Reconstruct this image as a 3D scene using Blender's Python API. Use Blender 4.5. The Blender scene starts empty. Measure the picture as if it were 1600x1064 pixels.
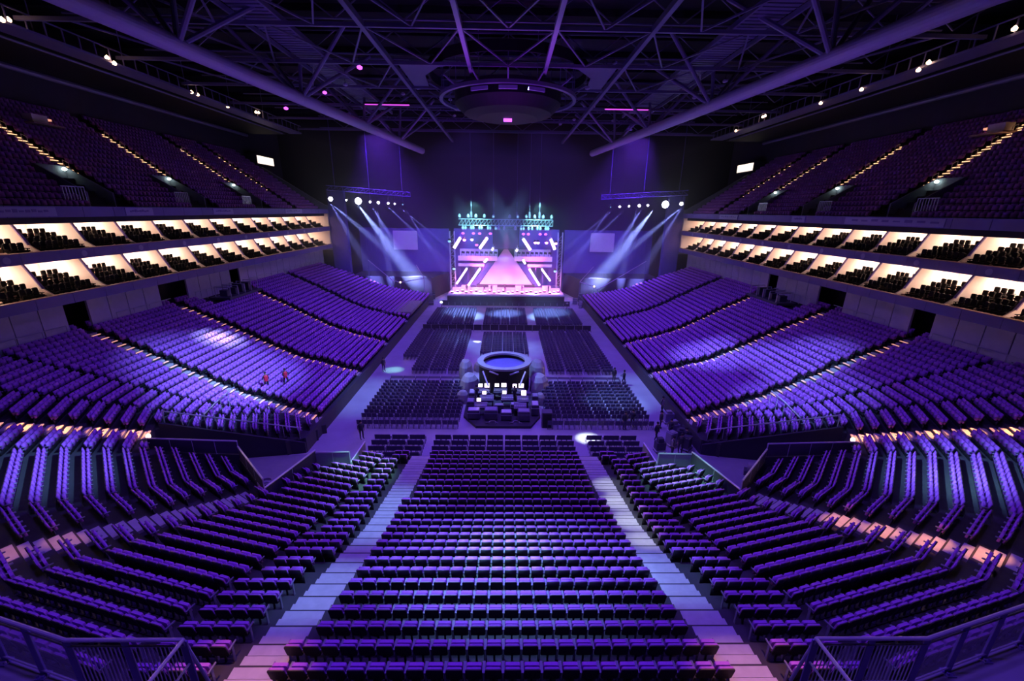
import bpy, bmesh, math, random
import numpy as np
from mathutils import Vector, Matrix
random.seed(7)
SC = bpy.context.scene
COL = SC.collection
PI = math.pi

# ------------------------------------------------------------------ camera
H = 18.6
FPX = 650.0
pitch = math.radians(17.3); yaw = 0.0155; roll = 0.0132
fw = Vector((math.sin(yaw) * math.cos(pitch), math.cos(yaw) * math.cos(pitch), -math.sin(pitch)))
r0 = Vector((math.cos(yaw), -math.sin(yaw), 0)); u0 = r0.cross(fw)
rt = r0 * math.cos(roll) + u0 * math.sin(roll)
up = -r0 * math.sin(roll) + u0 * math.cos(roll)
cam_d = bpy.data.cameras.new('camera'); cam = bpy.data.objects.new('camera', cam_d); COL.objects.link(cam)
M3 = Matrix((rt, up, -fw)).transposed()
cam.matrix_world = Matrix.Translation((0, 0, H)) @ M3.to_4x4()
cam_d.sensor_width = 36; cam_d.lens = FPX / 1600 * 36; cam_d.clip_start = 0.1; cam_d.clip_end = 500
SC.camera = cam

def in_frame(x, y, z, m=0):
    d = Vector((x, y, z - H)); k = d.dot(fw)
    if k < .3: return None
    px = 800 + FPX * d.dot(rt) / k; py = 532 - FPX * d.dot(up) / k
    if -m < px < 1600 + m and -m < py < 1064 + m: return k
    return None

# ------------------------------------------------------------------ materials
def mat(name, col, rough=.6, metal=0., emit=None, es=0., noise=0., nscale=5., spec=.5, bump=0.):
    m = bpy.data.materials.new(name); m.use_nodes = True
    nt = m.node_tree; b = nt.nodes['Principled BSDF']
    b.inputs['Base Color'].default_value = (*col, 1)
    b.inputs['Roughness'].default_value = rough
    b.inputs['Metallic'].default_value = metal
    b.inputs['Specular IOR Level'].default_value = spec
    if emit: 
        b.inputs['Emission Color'].default_value = (*emit, 1)
        b.inputs['Emission Strength'].default_value = es
    if noise or bump:
        tc = nt.nodes.new('ShaderNodeTexCoord')
        n = nt.nodes.new('ShaderNodeTexNoise'); n.inputs['Scale'].default_value = nscale; n.inputs['Detail'].default_value = 4
        nt.links.new(tc.outputs['Object'], n.inputs['Vector'])
        if noise:
            mx = nt.nodes.new('ShaderNodeMixRGB')
            mx.inputs[1].default_value = (*[c * (1 - noise) for c in col], 1)
            mx.inputs[2].default_value = (*[min(1, c * (1 + noise)) for c in col], 1)
            nt.links.new(n.outputs['Fac'], mx.inputs[0]); nt.links.new(mx.outputs[0], b.inputs['Base Color'])
        if bump:
            bp = nt.nodes.new('ShaderNodeBump'); bp.inputs['Strength'].default_value = bump
            nt.links.new(n.outputs['Fac'], bp.inputs['Height']); nt.links.new(bp.outputs['Normal'], b.inputs['Normal'])
    return m

M = dict(
    fabric=mat('purple_seat_fabric', (.37, .10, .56), .75, noise=.15, nscale=30),
    shell=mat('black_seat_shell', (.012, .011, .016), .55),
    arm=mat('seat_armrest_plastic', (.16, .15, .24), .45),
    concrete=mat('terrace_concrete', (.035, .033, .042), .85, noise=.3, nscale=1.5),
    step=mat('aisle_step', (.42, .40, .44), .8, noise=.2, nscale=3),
    floor=mat('arena_floor_cover', (.34, .33, .40), .7, noise=.2, nscale=.6),
    wall=mat('painted_block_wall', (.22, .21, .27), .8, noise=.15, nscale=2),
    panel=mat('grey_lilac_panel', (.58, .55, .66), .6, noise=.1, nscale=2),
    dark=mat('dark_wall', (.035, .03, .05), .8, noise=.2, nscale=1),
    fascia=mat('fascia_panel', (.20, .15, .42), .5, noise=.12, nscale=.8),
    banner=mat('ribbon_board', (.40, .36, .62), .5),
    black=mat('matt_black', (.01, .01, .014), .7),
    cream=mat('cream_plaster', (.86, .76, .70), .8, noise=.06, nscale=1),
    carpet=mat('suite_carpet', (.42, .28, .22), .9, noise=.2, nscale=4),
    suite_dark=mat('suite_chair_leather', (.010, .010, .013), .8, spec=.15),
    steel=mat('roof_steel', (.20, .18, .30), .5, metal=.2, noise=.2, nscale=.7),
    steel_lit=mat('roof_steel_lit', (.55, .5, .7), .45, metal=.1),  # paler copy of the roof steel, its lighting put into the colour
    deck=mat('roof_deck', (.018, .016, .025), .9, noise=.4, nscale=.3),
    rail=mat('brushed_rail', (.55, .54, .62), .35, metal=.5),
    chair=mat('floor_chair_fabric', (.07, .055, .12), .7, noise=.2, nscale=20),
    cover=mat('pale_cloth_cover', (.24, .22, .27), .8, noise=.2, nscale=2, bump=.5),
    case=mat('flight_case', (.05, .045, .08), .45, noise=.3, nscale=3),
    cloth=mat('stage_cloth', (.75, .62, .80), .8, noise=.08, nscale=.8),
    stage=mat('stage_deck', (.55, .5, .55), .4, noise=.25, nscale=1.5),
    stageside=mat('stage_steel', (.10, .075, .32), .5, noise=.2, nscale=1),
    stone=mat('rig_alloy', (.45, .55, .60), .35, metal=.4),
    skin=mat('skin', (.35, .2, .15), .6),
    cloth_dark=mat('dark_clothes', (.03, .03, .05), .8),
    white_led=mat('led_tube_white', (.9, .8, .9), .4, emit=(1., .74, .95), es=5),
    pink_led=mat('led_lens_pink', (.8, .3, .8), .4, emit=(1., .30, .85), es=6),
    mag_led=mat('led_lens_magenta', (.5, .1, .8), .4, emit=(.6, .08, 1.), es=3),
    lens=mat('spot_lens', (.9, .95, 1), .3, emit=(.72, .78, 1.), es=22),
    lens_s=mat('small_spot_lens', (.9, .9, 1), .3, emit=(.9, .85, 1.), es=14),
    cyan=mat('cyan_lamp_glass', (.4, .8, .8), .3, emit=(.25, .62, .70), es=1.1),
    warm=mat('warm_lamp_glass', (1, .8, .6), .4, emit=(1., .62, .36), es=9),
    warm_s=mat('step_light_lens', (1, .6, .4), .4, emit=(1., .40, .24), es=.9),
    warm_u=mat('upper_step_light_lens', (1, .6, .4), .4, emit=(1., .55, .28), es=1.5),
    greenish=mat('exit_lamp_glass', (.6, 1, .8), .4, emit=(.7, 1., .85), es=7),
    screen=mat('desk_screen', (.8, .8, .9), .3, emit=(1., .84, .85), es=3.0),
    ceil_lamp=mat('suite_ceiling_panel', (1, .95, .85), .4, emit=(1., .66, .50), es=44),
    window=mat('lit_window_glass', (.9, .85, .8), .2, emit=(1., .82, .66), es=1.6),
    dimglass=mat('screen_grey', (.08, .06, .16), .25),
    red=mat('red_jacket', (.75, .02, .08), .7),
    green=mat('exit_sign_green', (.1, .6, .25), .5, emit=(.12, .7, .22), es=.6),
    magstrip=mat('magenta_strip', (.6, .1, .6), .5, emit=(.75, .08, .8), es=1.2),
)

# ------------------------------------------------------------------ mesh builder
class MB:
    def __init__(s): s.v = []; s.f = []; s.m = []
    def add(s, vs, fs, mi=0):
        o = len(s.v); s.v.extend(tuple(v) for v in vs)
        s.f.extend([tuple(o + i for i in f) for f in fs]); s.m.extend([mi] * len(fs)); return s
    def hexa(s, b, t, mi=0, bottom=True):       # b, t: four xyz corners counter-clockwise, bottom and top
        fs = [(4, 5, 6, 7), (0, 1, 5, 4), (1, 2, 6, 5), (2, 3, 7, 6), (3, 0, 4, 7)]
        if bottom: fs.append((3, 2, 1, 0))
        return s.add(list(b) + list(t), fs, mi)
    def box(s, x0, x1, y0, y1, z0, z1, mi=0, mx=None):
        vs = [Vector(p) for p in ((x0, y0, z0), (x1, y0, z0), (x1, y1, z0), (x0, y1, z0), (x0, y0, z1), (x1, y0, z1), (x1, y1, z1), (x0, y1, z1))]
        if mx: vs = [mx @ v for v in vs]
        return s.hexa(vs[:4], vs[4:], mi)
    def rbox(s, x0, x1, y0, y1, z0, z1, r, mi=0, mx=None, axis='y', n=3):   # box with four rounded edges along an axis
        ax = {'y': 1, 'z': 2, 'x': 0}[axis]
        lo = [x0, y0, z0]; hi = [x1, y1, z1]
        a, b = [k for k in (0, 1, 2) if k != ax]
        r = min(r, (hi[a] - lo[a]) / 2.01, (hi[b] - lo[b]) / 2.01)
        ring = []
        for cx, cy, st in ((hi[a] - r, hi[b] - r, 0), (lo[a] + r, hi[b] - r, 1), (lo[a] + r, lo[b] + r, 2), (hi[a] - r, lo[b] + r, 3)):
            for k in range(n + 1):
                an = (st + k / n) * PI / 2; ring.append((cx + r * math.cos(an), cy + r * math.sin(an)))
        vs = []
        for q in (lo[ax], hi[ax]):
            for p in ring:
                w = [0, 0, 0]; w[a] = p[0]; w[b] = p[1]; w[ax] = q; w = Vector(w); vs.append(mx @ w if mx else w)
        N = len(ring)
        fs = [tuple(range(N)), tuple(range(2 * N - 1, N - 1, -1))] + [(k, N + k, N + (k + 1) % N, (k + 1) % N) for k in range(N)]
        return s.add(vs, fs, mi)
    def beam(s, p, q, w, h=None, mi=0):
        p = Vector(p); q = Vector(q); h = h or w; d = (q - p); L = d.length
        if L < 1e-5: return s
        d /= L; ref = Vector((0, 0, 1)) if abs(d.z) < .95 else Vector((0, 1, 0))
        a = d.cross(ref).normalized() * w / 2; b = a.cross(d).normalized() * h / 2
        return s.hexa([p - a - b, p + a - b, p + a + b, p - a + b], [q - a - b, q + a - b, q + a + b, q - a + b], mi)
    def tube(s, p, q, r, n=10, mi=0, r2=None):
        p = Vector(p); q = Vector(q); r2 = r if r2 is None else r2
        d = (q - p).normalized(); ref = Vector((0, 0, 1)) if abs(d.z) < .95 else Vector((0, 1, 0))
        a = d.cross(ref).normalized(); b = a.cross(d)
        vs = [p + (a * math.cos(2 * PI * k / n) + b * math.sin(2 * PI * k / n)) * r for k in range(n)]
        vs += [q + (a * math.cos(2 * PI * k / n) + b * math.sin(2 * PI * k / n)) * r2 for k in range(n)]
        return s.add(vs, [(k, (k + 1) % n, n + (k + 1) % n, n + k) for k in range(n)] + [tuple(range(n - 1, -1, -1)), tuple(range(n, 2 * n))], mi)
    def ring(s, c, R, r, z0, z1, n=48, mi=0, a0=0, a1=2 * PI):
        full = abs(a1 - a0 - 2 * PI) < 1e-6; N = n if full else n + 1; vs = []
        for k in range(N):
            a = a0 + (a1 - a0) * k / n
            for rad, z in ((R, z0), (R, z1), (r, z1), (r, z0)): vs.append((c[0] + rad * math.cos(a), c[1] + rad * math.sin(a), z))
        fs = []
        for k in range(n):
            j = (k + 1) % N
            for q in range(4): fs.append((4 * k + q, 4 * j + q, 4 * j + (q + 1) % 4, 4 * k + (q + 1) % 4))
        if not full: fs += [(0, 1, 2, 3), (4 * n + 3, 4 * n + 2, 4 * n + 1, 4 * n)]
        return s.add(vs, fs, mi)
    def lathe(s, c, prof, n=20, mi=0, sx=1, sy=1):
        vs = [(c[0] + r * sx * math.cos(2 * PI * k / n), c[1] + r * sy * math.sin(2 * PI * k / n), c[2] + z) for r, z in prof for k in range(n)]
        fs = [(j * n + k, j * n + (k + 1) % n, (j + 1) * n + (k + 1) % n, (j + 1) * n + k) for j in range(len(prof) - 1) for k in range(n)]
        fs += [tuple(range(n - 1, -1, -1)), tuple(range((len(prof) - 1) * n, len(prof) * n))]
        return s.add(vs, fs, mi)
    def prism(s, poly, z0, z1, mi=0):
        n = len(poly)
        vs = [(x, y, z0) for x, y in poly] + [(x, y, z1) for x, y in poly]
        return s.add(vs, [(k, (k + 1) % n, n + (k + 1) % n, n + k) for k in range(n)] + [tuple(range(n - 1, -1, -1)), tuple(range(n, 2 * n))], mi)
    def prismy(s, poly, y0, y1, mi=0):          # polygon in xz, extruded along y
        n = len(poly)
        vs = [(x, y0, z) for x, z in poly] + [(x, y1, z) for x, z in poly]
        return s.add(vs, [(k, (k + 1) % n, n + (k + 1) % n, n + k) for k in range(n)] + [tuple(range(n - 1, -1, -1)), tuple(range(n, 2 * n))], mi)
    def mesh(s, name, mats, fix=True):
        me = bpy.data.meshes.new(name); me.from_pydata(s.v, [], s.f)
        for m in (mats if isinstance(mats, (list, tuple)) else [mats]): me.materials.append(m)
        me.polygons.foreach_set('material_index', s.m)
        if fix:
            bm = bmesh.new(); bm.from_mesh(me); bmesh.ops.recalc_face_normals(bm, faces=bm.faces); bm.to_mesh(me); bm.free()
        me.update(); return me

def obj(name, mb, mats, parent=None, loc=None, fix=True):
    me = mb.mesh(name, mats, fix) if isinstance(mb, MB) else mb
    o = bpy.data.objects.new(name, me); COL.objects.link(o)
    if parent: o.parent = parent
    if loc: o.location = loc
    return o
def tag(o, label, cat, group=None, kind=None):
    o['label'] = label; o['category'] = cat
    if group: o['group'] = group
    if kind: o['kind'] = kind
    return o
def thing(name, label, cat, loc=(0, 0, 0), rz=0, group=None, kind=None):
    o = bpy.data.objects.new(name, None); COL.objects.link(o); o.location = loc; o.rotation_euler = (0, 0, rz)
    return tag(o, label, cat, group, kind)
def struct(name, mb, mats, label, cat, fix=True): return tag(obj(name, mb, mats, fix=fix), label, cat, kind='structure')
def copy_tree(o, parent=None):
    c = o.copy(); COL.objects.link(c)
    if parent: c.parent = parent
    for ch in o.children: copy_tree(ch, c)
    return c
def remove_tree(o):
    for ch in list(o.children): remove_tree(ch)
    bpy.data.objects.remove(o)

def instanced(name, tmpl, places, mats):
    """one mesh of many copies of tmpl (MB); places = (x, y, z, angle[, scale])"""
    V = np.array(tmpl.v, dtype=np.float32); n = len(V); P = np.array([p[:4] for p in places], dtype=np.float32); K = len(P)
    c = np.cos(P[:, 3])[:, None]; s_ = np.sin(P[:, 3])[:, None]
    X = V[None, :, 0] * c - V[None, :, 1] * s_ + P[:, 0:1]; Y = V[None, :, 0] * s_ + V[None, :, 1] * c + P[:, 1:2]; Z = V[None, :, 2] + P[:, 2:3]
    vs = np.stack([X, Y, Z], -1).reshape(-1, 3)
    loops = np.concatenate([np.array(f) for f in tmpl.f]); lens = np.array([len(f) for f in tmpl.f])
    L = len(loops)
    al = (loops[None, :] + (np.arange(K) * n)[:, None]).reshape(-1)
    tot = np.tile(lens, K); st = np.concatenate([[0], np.cumsum(tot)[:-1]])
    me = bpy.data.meshes.new(name)
    me.vertices.add(len(vs)); me.vertices.foreach_set('co', vs.reshape(-1))
    me.loops.add(len(al)); me.loops.foreach_set('vertex_index', al.astype(np.int32))
    me.polygons.add(len(tot)); me.polygons.foreach_set('loop_start', st.astype(np.int32)); 
    try: me.polygons.foreach_set('loop_total', tot.astype(np.int32))
    except Exception: pass
    for m in mats: me.materials.append(m)
    me.polygons.foreach_set('material_index', np.tile(np.array(tmpl.m, dtype=np.int32), K))
    me.update(calc_edges=True)
    o = bpy.data.objects.new(name, me); COL.objects.link(o); return o

def ordn(n):
    w = ['zeroth', 'first', 'second', 'third', 'fourth', 'fifth', 'sixth', 'seventh', 'eighth', 'ninth', 'tenth', 'eleventh', 'twelfth', 'thirteenth', 'fourteenth', 'fifteenth',
         'sixteenth', 'seventeenth', 'eighteenth', 'nineteenth', 'twentieth']
    if n <= 20: return w[n]
    t = {2: 'twenty', 3: 'thirty', 4: 'forty', 5: 'fifty'}[n // 10]
    return (t[:-1] + 'ieth') if n % 10 == 0 else t + '-' + w[n % 10]

# ------------------------------------------------------------------ bowl geometry
ZT = {0: 6.47, 1: 6.22, 2: 5.93, 3: 5.62, 4: 5.31, 5: 5.0, 6: 4.69, 7: 4.38, 8: 4.09, 9: 3.81, 10: 3.55, 11: 3.3, 12: 3.06, 13: 2.88, 14: 2.74, 15: 2.62, 16: 2.5, 17: 2.38,
      18: 2.27, 19: 2.16, 20: 2.05, 21: 1.95, 22: 1.84, 23: 1.7, 24: 1.55}
for k in range(1, 8): ZT[-k] = 6.47 + .28 * k
def zf(i): return ZT[i] - .88
def Dr(i): return 8.55 + .84 * i if i <= 8 else 15.27 + .752 * (i - 8)
def off(i): return 11.91 - Dr(i)
BASE = [(0, 11.95), (10.5, 11.95), (17, 13.6), (22.2, 16.87), (26.8, 21.63), (30.3, 28.0), (31.1, 31.5), (31.1, 91)]
BASE = [Vector(p) for p in BASE]
DIR = [(BASE[k + 1] - BASE[k]).normalized() for k in range(len(BASE) - 1)]
NOR = [Vector((d.y, -d.x)) for d in DIR]
def row(o_):
    pts = []
    for k, p in enumerate(BASE):
        n1 = NOR[max(0, k - 1)]; n2 = NOR[min(k, len(NOR) - 1)]
        pts.append(p + (n1 + n2) / (1 + n1.dot(n2)) * o_)
    return pts
def segdist(p, a, b):
    ab = b - a; t = max(0, min(1, (p - a).dot(ab) / ab.length_squared)); return (p - a - ab * t).length
A1n = NOR[2]; A2n = NOR[4]
AISLES = [([Vector((6.35, 28.0)), Vector((7.25, 8.6)), Vector((7.7, 3))], .70),
          ([Vector((19.3, 15.05)) - A1n * 7.2, Vector((19.3, 15.05)) + A1n * 9], .62),
          ([Vector((28.4, 24.6)) - A2n * 4.2, Vector((28.4, 24.6)) + A2n * 10], .62),
          ([Vector((15.8, 32.9)), Vector((24.5, 35.3)), Vector((38.9, 37.8))], .5),
          ([Vector((15.8, 43.6)), Vector((38.9, 49.0))], .5),
          ([Vector((15.8, 54.6)), Vector((38.9, 62.0))], .5),
          ([Vector((15.8, 67.0)), Vector((38.9, 74.5))], .5)]
def aisle_of(p, extra=0):
    for k, (pts, hw) in enumerate(AISLES):
        for a, b in zip(pts, pts[1:]):
            if segdist(p, a, b) < hw + extra: return k
    return None
VOID = [(24.6, 25.2), (18, 24.9), (14.4, 21.3), (13.2, 25.6), (10.9, 25.7), (10.7, 28.5), (10.7, 31), (15.9, 31), (15.9, 29.4), (25.4, 27.7)]
def in_poly(x, y, poly):
    c = False; j = len(poly) - 1
    for i in range(len(poly)):
        xi, yi = poly[i]; xj, yj = poly[j]
        if (yi > y) != (yj > y) and x < (xj - xi) * (y - yi) / (yj - yi) + xi: c = not c
        j = i
    return c

# terrace: every row is a tread of short blocks; the corner entrance is left open
ter = MB(); seats = []
for i in range(-6, 25):
    z = zf(i); P0 = row(off(i) - .44); P1 = row(off(i) + .44 + (.4 if i == -6 else 0)); PM = row(off(i))
    for k in range(len(BASE) - 1):
        if (PM[k + 1] - PM[k]).dot(DIR[k]) <= .05: continue
        L = (PM[k + 1] - PM[k]).length
        if i == 24 and k > 0 and k < 5: continue
        st = .5 if (k < 6 and L > .6) else 1.6
        n = max(1, round(L / (st if k else .9)))
        for j in range(n):
            t0 = j / n; t1 = (j + 1) / n
            a = P0[k].lerp(P0[k + 1], t0); b = P0[k].lerp(P0[k + 1], t1); c = P1[k].lerp(P1[k + 1], t1); d = P1[k].lerp(P1[k + 1], t0)
            m_ = (a + b + c + d) / 4
            if in_poly(m_.x, m_.y, VOID): continue
            if k >= 3 and 10.7 < m_.x < 15.9: continue
            for s in (1, -1):
                q = [(s * w.x, w.y) for w in (d, c, b, a)]
                ter.hexa([(x, y, 0) for x, y in q], [(x, y, z) for x, y in q], 0, bottom=False)
        # seats on this stretch
        pit = .545 if k < 3 else .525
        ns = int((L - .04) / pit)
        if ns < 1: continue
        m0 = (L - ns * pit) / 2 if k else 0
        for j in range(ns):
            p = PM[k] + DIR[k] * (m0 + (j + .5) * pit)
            if p.y > 88.5 or p.y < 5.7: continue
            if i < -2 and k < 3: continue
            if aisle_of(p, .24) is not None: continue
            vp = p + NOR[k] * .0
            if in_poly(vp.x, vp.y, VOID) or in_poly(vp.x + DIR[k].x * .4, vp.y + DIR[k].y * .4, VOID) or in_poly(vp.x - DIR[k].x * .4, vp.y - DIR[k].y * .4, VOID): continue
            if 10.5 < p.x < 16 and p.y > 20.5 and k > 2: continue
            if i == 24 and k: continue
            # technical platforms and camera positions at the back of the side stands carry no seats
            if i <= -3 and 52 < p.y < 62: continue
            for s in (1, -1):
                ang = math.atan2(-NOR[k].y, -NOR[k].x * s) - PI / 2
                seats.append(dict(x=s * p.x, y=p.y, z=z, a=ang, i=i, k=k, s=s, t=(PM[k] - PM[0]).length + (p - PM[k]).length))
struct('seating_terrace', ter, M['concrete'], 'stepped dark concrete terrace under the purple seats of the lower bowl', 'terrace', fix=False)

# upper tier terraces and seats (one steep rake on each side)
UA = [45, 58, 71, 79.5]
useats = []
for s in (1, -1):
    ut = MB()
    for r in range(19):
        x0 = 38.2 + r * .82; z1 = 18.2 + r * .575
        xs = sorted((s * x0, s * (x0 + .82)))
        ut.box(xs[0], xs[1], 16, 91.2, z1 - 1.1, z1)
        for j in range(int(73 / .54)):
            y = 17.5 + j * .54
            if min(abs(y - a) for a in UA + [30]) < .75: continue
            if r < 6 and min(abs(y - a + 2.2) for a in UA[:3]) < 1.6: continue
            if y > 89.5 - .1: continue
            if in_frame(s * x0, y, z1 + .5, 30): useats.append(dict(x=s * (x0 + .35), y=y, z=z1, a=(PI / 2 if s > 0 else -PI / 2), i=100 + r, k=9, s=s, t=y))
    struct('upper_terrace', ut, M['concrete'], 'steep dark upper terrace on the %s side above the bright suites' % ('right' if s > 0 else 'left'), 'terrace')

# ------------------------------------------------------------------ seats
def tilt(y0, z0, ang): return Matrix.Translation((0, y0, z0)) @ Matrix.Rotation(ang, 4, 'X')
def seat_parts():
    T = tilt(-.16, .36, math.radians(12))
    sh = MB().rbox(-.235, .235, -.045, -.015, .02, .53, .07, mx=T)
    cu = MB().rbox(-.215, .215, -.015, .045, .06, .515, .06, mx=T)
    pn = MB().rbox(-.215, .215, -.045, .045, 0, .40, .05, mx=tilt(-.02, .37, math.radians(6)))
    arms = [MB().rbox(x - .022, x + .022, -.22, .12, .585, .625, .02, axis='z').box(x - .015, x + .015, -.12, -.04, .0, .59) for x in (-.25, .25)]
    foot = MB().box(-.2, .2, -.14, -.08, .33, .38).box(-.25, .25, -.17, -.05, 0, .02).box(-.03, .03, -.13, -.09, .01, .35)
    return sh, cu, pn, arms, foot
def seat_lo():
    m = MB(); T = tilt(-.16, .36, math.radians(12))
    m.box(-.235, .235, -.045, -.01, .0, .52, 1, T); m.box(-.225, .225, -.01, .045, .05, .525, 0, T)
    m.box(-.215, .215, -.04, .05, 0, .40, 0, tilt(-.02, .37, math.radians(6)))
    for x in (-.25, .25): m.box(x - .02, x + .02, -.2, .1, .57, .62, 2)
    m.box(-.25, .25, -.13, -.09, 0, .36, 1)
    return m
sh, cu, pn, arms, foot = seat_parts()
proto = thing('arena_seat', 'x', 'seat', (0, 0, 0))
o = obj('backrest', sh, M['shell'], proto); o['label'] = 'black moulded seat back'
o = obj('back_cushion', cu, M['fabric'], proto); o['label'] = 'purple back cushion'
o = obj('folded_seat', pn, M['fabric'], proto); o['label'] = 'purple seat pad tipped up'
for a_ in arms: obj('armrest', a_, M['arm'], proto)
obj('foot_bar', foot, M['shell'], proto)

# raised gallery at the two bottom corners: its seats are the closest to the camera
gal = []
for s in (1, -1):
    for j, (x, y) in enumerate(((5.25, 3.95), (5.9, 3.95), (6.55, 3.97), (7.2, 4.07), (7.85, 4.22), (8.5, 4.38), (9.15, 4.54), (9.8, 4.7))):
        gal.append(dict(x=s * x, y=y - .05, z=11.02, a=(0 if j < 3 else s * .25), i=-50, k=0, s=s, t=x, g=1))

near_seats = []
for q in seats + gal:
    k = in_frame(q['x'], q['y'], q['z'] + .7, -4)
    q['d'] = k
    if k is not None and not (q.get('i') == -2 or q['i'] < -2 and q['i'] > -50): near_seats.append(q)
near_seats.sort(key=lambda q: q['d'])
pick = near_seats[:300]; pid = set(id(q) for q in pick)
def section(q):
    if q['i'] == -50: return ('gallery', q['s'])
    p = Vector((abs(q['x']), q['y']))
    def side(al):   # which side of the aisle line
        a, b = AISLES[al][0][0], AISLES[al][0][-1]; d = b - a; r = p - a; return d.x * r.y - d.y * r.x
    if side(0) < 0: return ('centre', 0)
    if side(1) < 0: return ('wedge', q['s'])
    return ('corner', q['s'])
groups = {}
for q in near_seats[:900]:
    if q['i'] > -50: q['sec'] = section(q)
    else: q['sec'] = ('gallery', q['s'])
    groups.setdefault((q['sec'], q['i']), []).append(q)
for (sec, i), qs in groups.items():
    if sec[0] == 'centre':
        qs.sort(key=lambda q: q['x'])
        for n, q in enumerate(qs): q['lab'] = 'purple tip-up seat, centre block, %s row from the bottom, %s from the left aisle' % (ordn(i + 1), ordn(n + 1))
    elif sec[0] == 'gallery':
        qs.sort(key=lambda q: abs(q['x']))
        for n, q in enumerate(qs): q['lab'] = 'purple seat behind the %s corner gallery railing, %s outward from the railing end' % ('right' if sec[1] > 0 else 'left', ordn(n + 1))
    else:
        qs.sort(key=lambda q: q['t'])
        nm = {'wedge': 'wedge block', 'corner': 'corner block'}[sec[0]]
        for n, q in enumerate(qs): q['lab'] = 'purple tip-up seat, %s %s, %s row up, %s outward from its aisle' % ('right' if sec[1] > 0 else 'left', nm, ordn(i + 3), ordn(n + 1))
first = True
for q in pick:
    o = proto if first else copy_tree(proto); first = False
    o.location = (q['x'], q['y'], q['z']); o.rotation_euler = (0, 0, q['a'])
    o['label'] = q['lab']; o['group'] = 'purple seats of the arena bowl'
rest = [(q['x'], q['y'], q['z'], q['a']) for q in seats + gal if id(q) not in pid and (in_frame(q['x'], q['y'], q['z'] + .6, 60) is not None)]
rest += [(q['x'], q['y'], q['z'], q['a']) for q in useats]
tag(instanced('arena_seats', seat_lo(), rest, [M['fabric'], M['shell'], M['arm']]), 'thousands of purple and dark tip-up seats filling the stands further from the camera', 'seat', 'purple seats of the arena bowl', 'stuff')

# ------------------------------------------------------------------ aisle steps
def line_hit(a, b, p, d):   # intersection of segment ab with line p + t d ; returns point or None
    r = b - a; den = r.x * d.y - r.y * d.x
    if abs(den) < 1e-9: return None
    w = p - a; u = (w.x * d.y - w.y * d.x) / den
    return a + r * u if -.02 <= u <= 1.02 else None
AN = ['beside the centre block', 'through the lower corner', 'lit warm at the corner entrance', 'on the near side stand', 'second up the side stand', 'third up the side stand', 'far up the side stand']
step_lights = {}
for ai, (pts, hw) in enumerate(AISLES):
    for s in (1, -1):
        mb = MB(); lm = MB(); nl = 0
        for i in range(-5 if ai else -2, 25 if ai == 0 else 24):
            PM = row(off(i)); hit = None
            for k in range(len(BASE) - 1):
                if (PM[k + 1] - PM[k]).dot(DIR[k]) <= .05: continue
                for a, b in zip(pts, pts[1:]):
                    h = line_hit(a, b, PM[k], DIR[k])
                    if h is None: continue
                    t = (h - PM[k]).dot(DIR[k])
                    if -.01 <= t <= (PM[k + 1] - PM[k]).length + .01: hit = (h, k)
            if not hit: continue
            h, k = hit
            if in_poly(h.x, h.y, VOID): continue
            d = DIR[k]; n = NOR[k]; z = zf(i); rise = (zf(i - 1) - z) / 2 if i - 1 in ZT else .13
            for q, (o0, o1, zz) in enumerate(((-.37, -.05, z + .02), (.04, .38, z + rise))):
                c = [h + d * (-hw) + n * o0, h + d * hw + n * o0, h + d * hw + n * o1, h + d * (-hw) + n * o1]
                c = [(s * w.x, w.y) for w in (c if s < 0 else c[::-1])]
                mb.hexa([(x, y, z - .1) for x, y in c], [(x, y, zz) for x, y in c]); cc = c
            if ai >= 1:     # small warm marker light at the tread edge
                e = h + n * -.40
                c = [e + d * (-hw * .8), e + d * hw * .8, e + d * hw * .8 - n * -.13, e - d * hw * .8 - n * -.13]
                c = [(s * w.x, w.y) for w in (c if s < 0 else c[::-1])]
                lm.hexa([(x, y, z - .02) for x, y in c], [(x, y, z + .05) for x, y in c])
        o = struct('aisle_steps', mb, M['step'], 'pale stepped aisle %s, %s side' % (AN[ai], 'right' if s > 0 else 'left'), 'steps')
        if ai >= 2 and lm.v and not (ai == 6): obj('step_light', lm, M['warm_s'], o)
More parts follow.
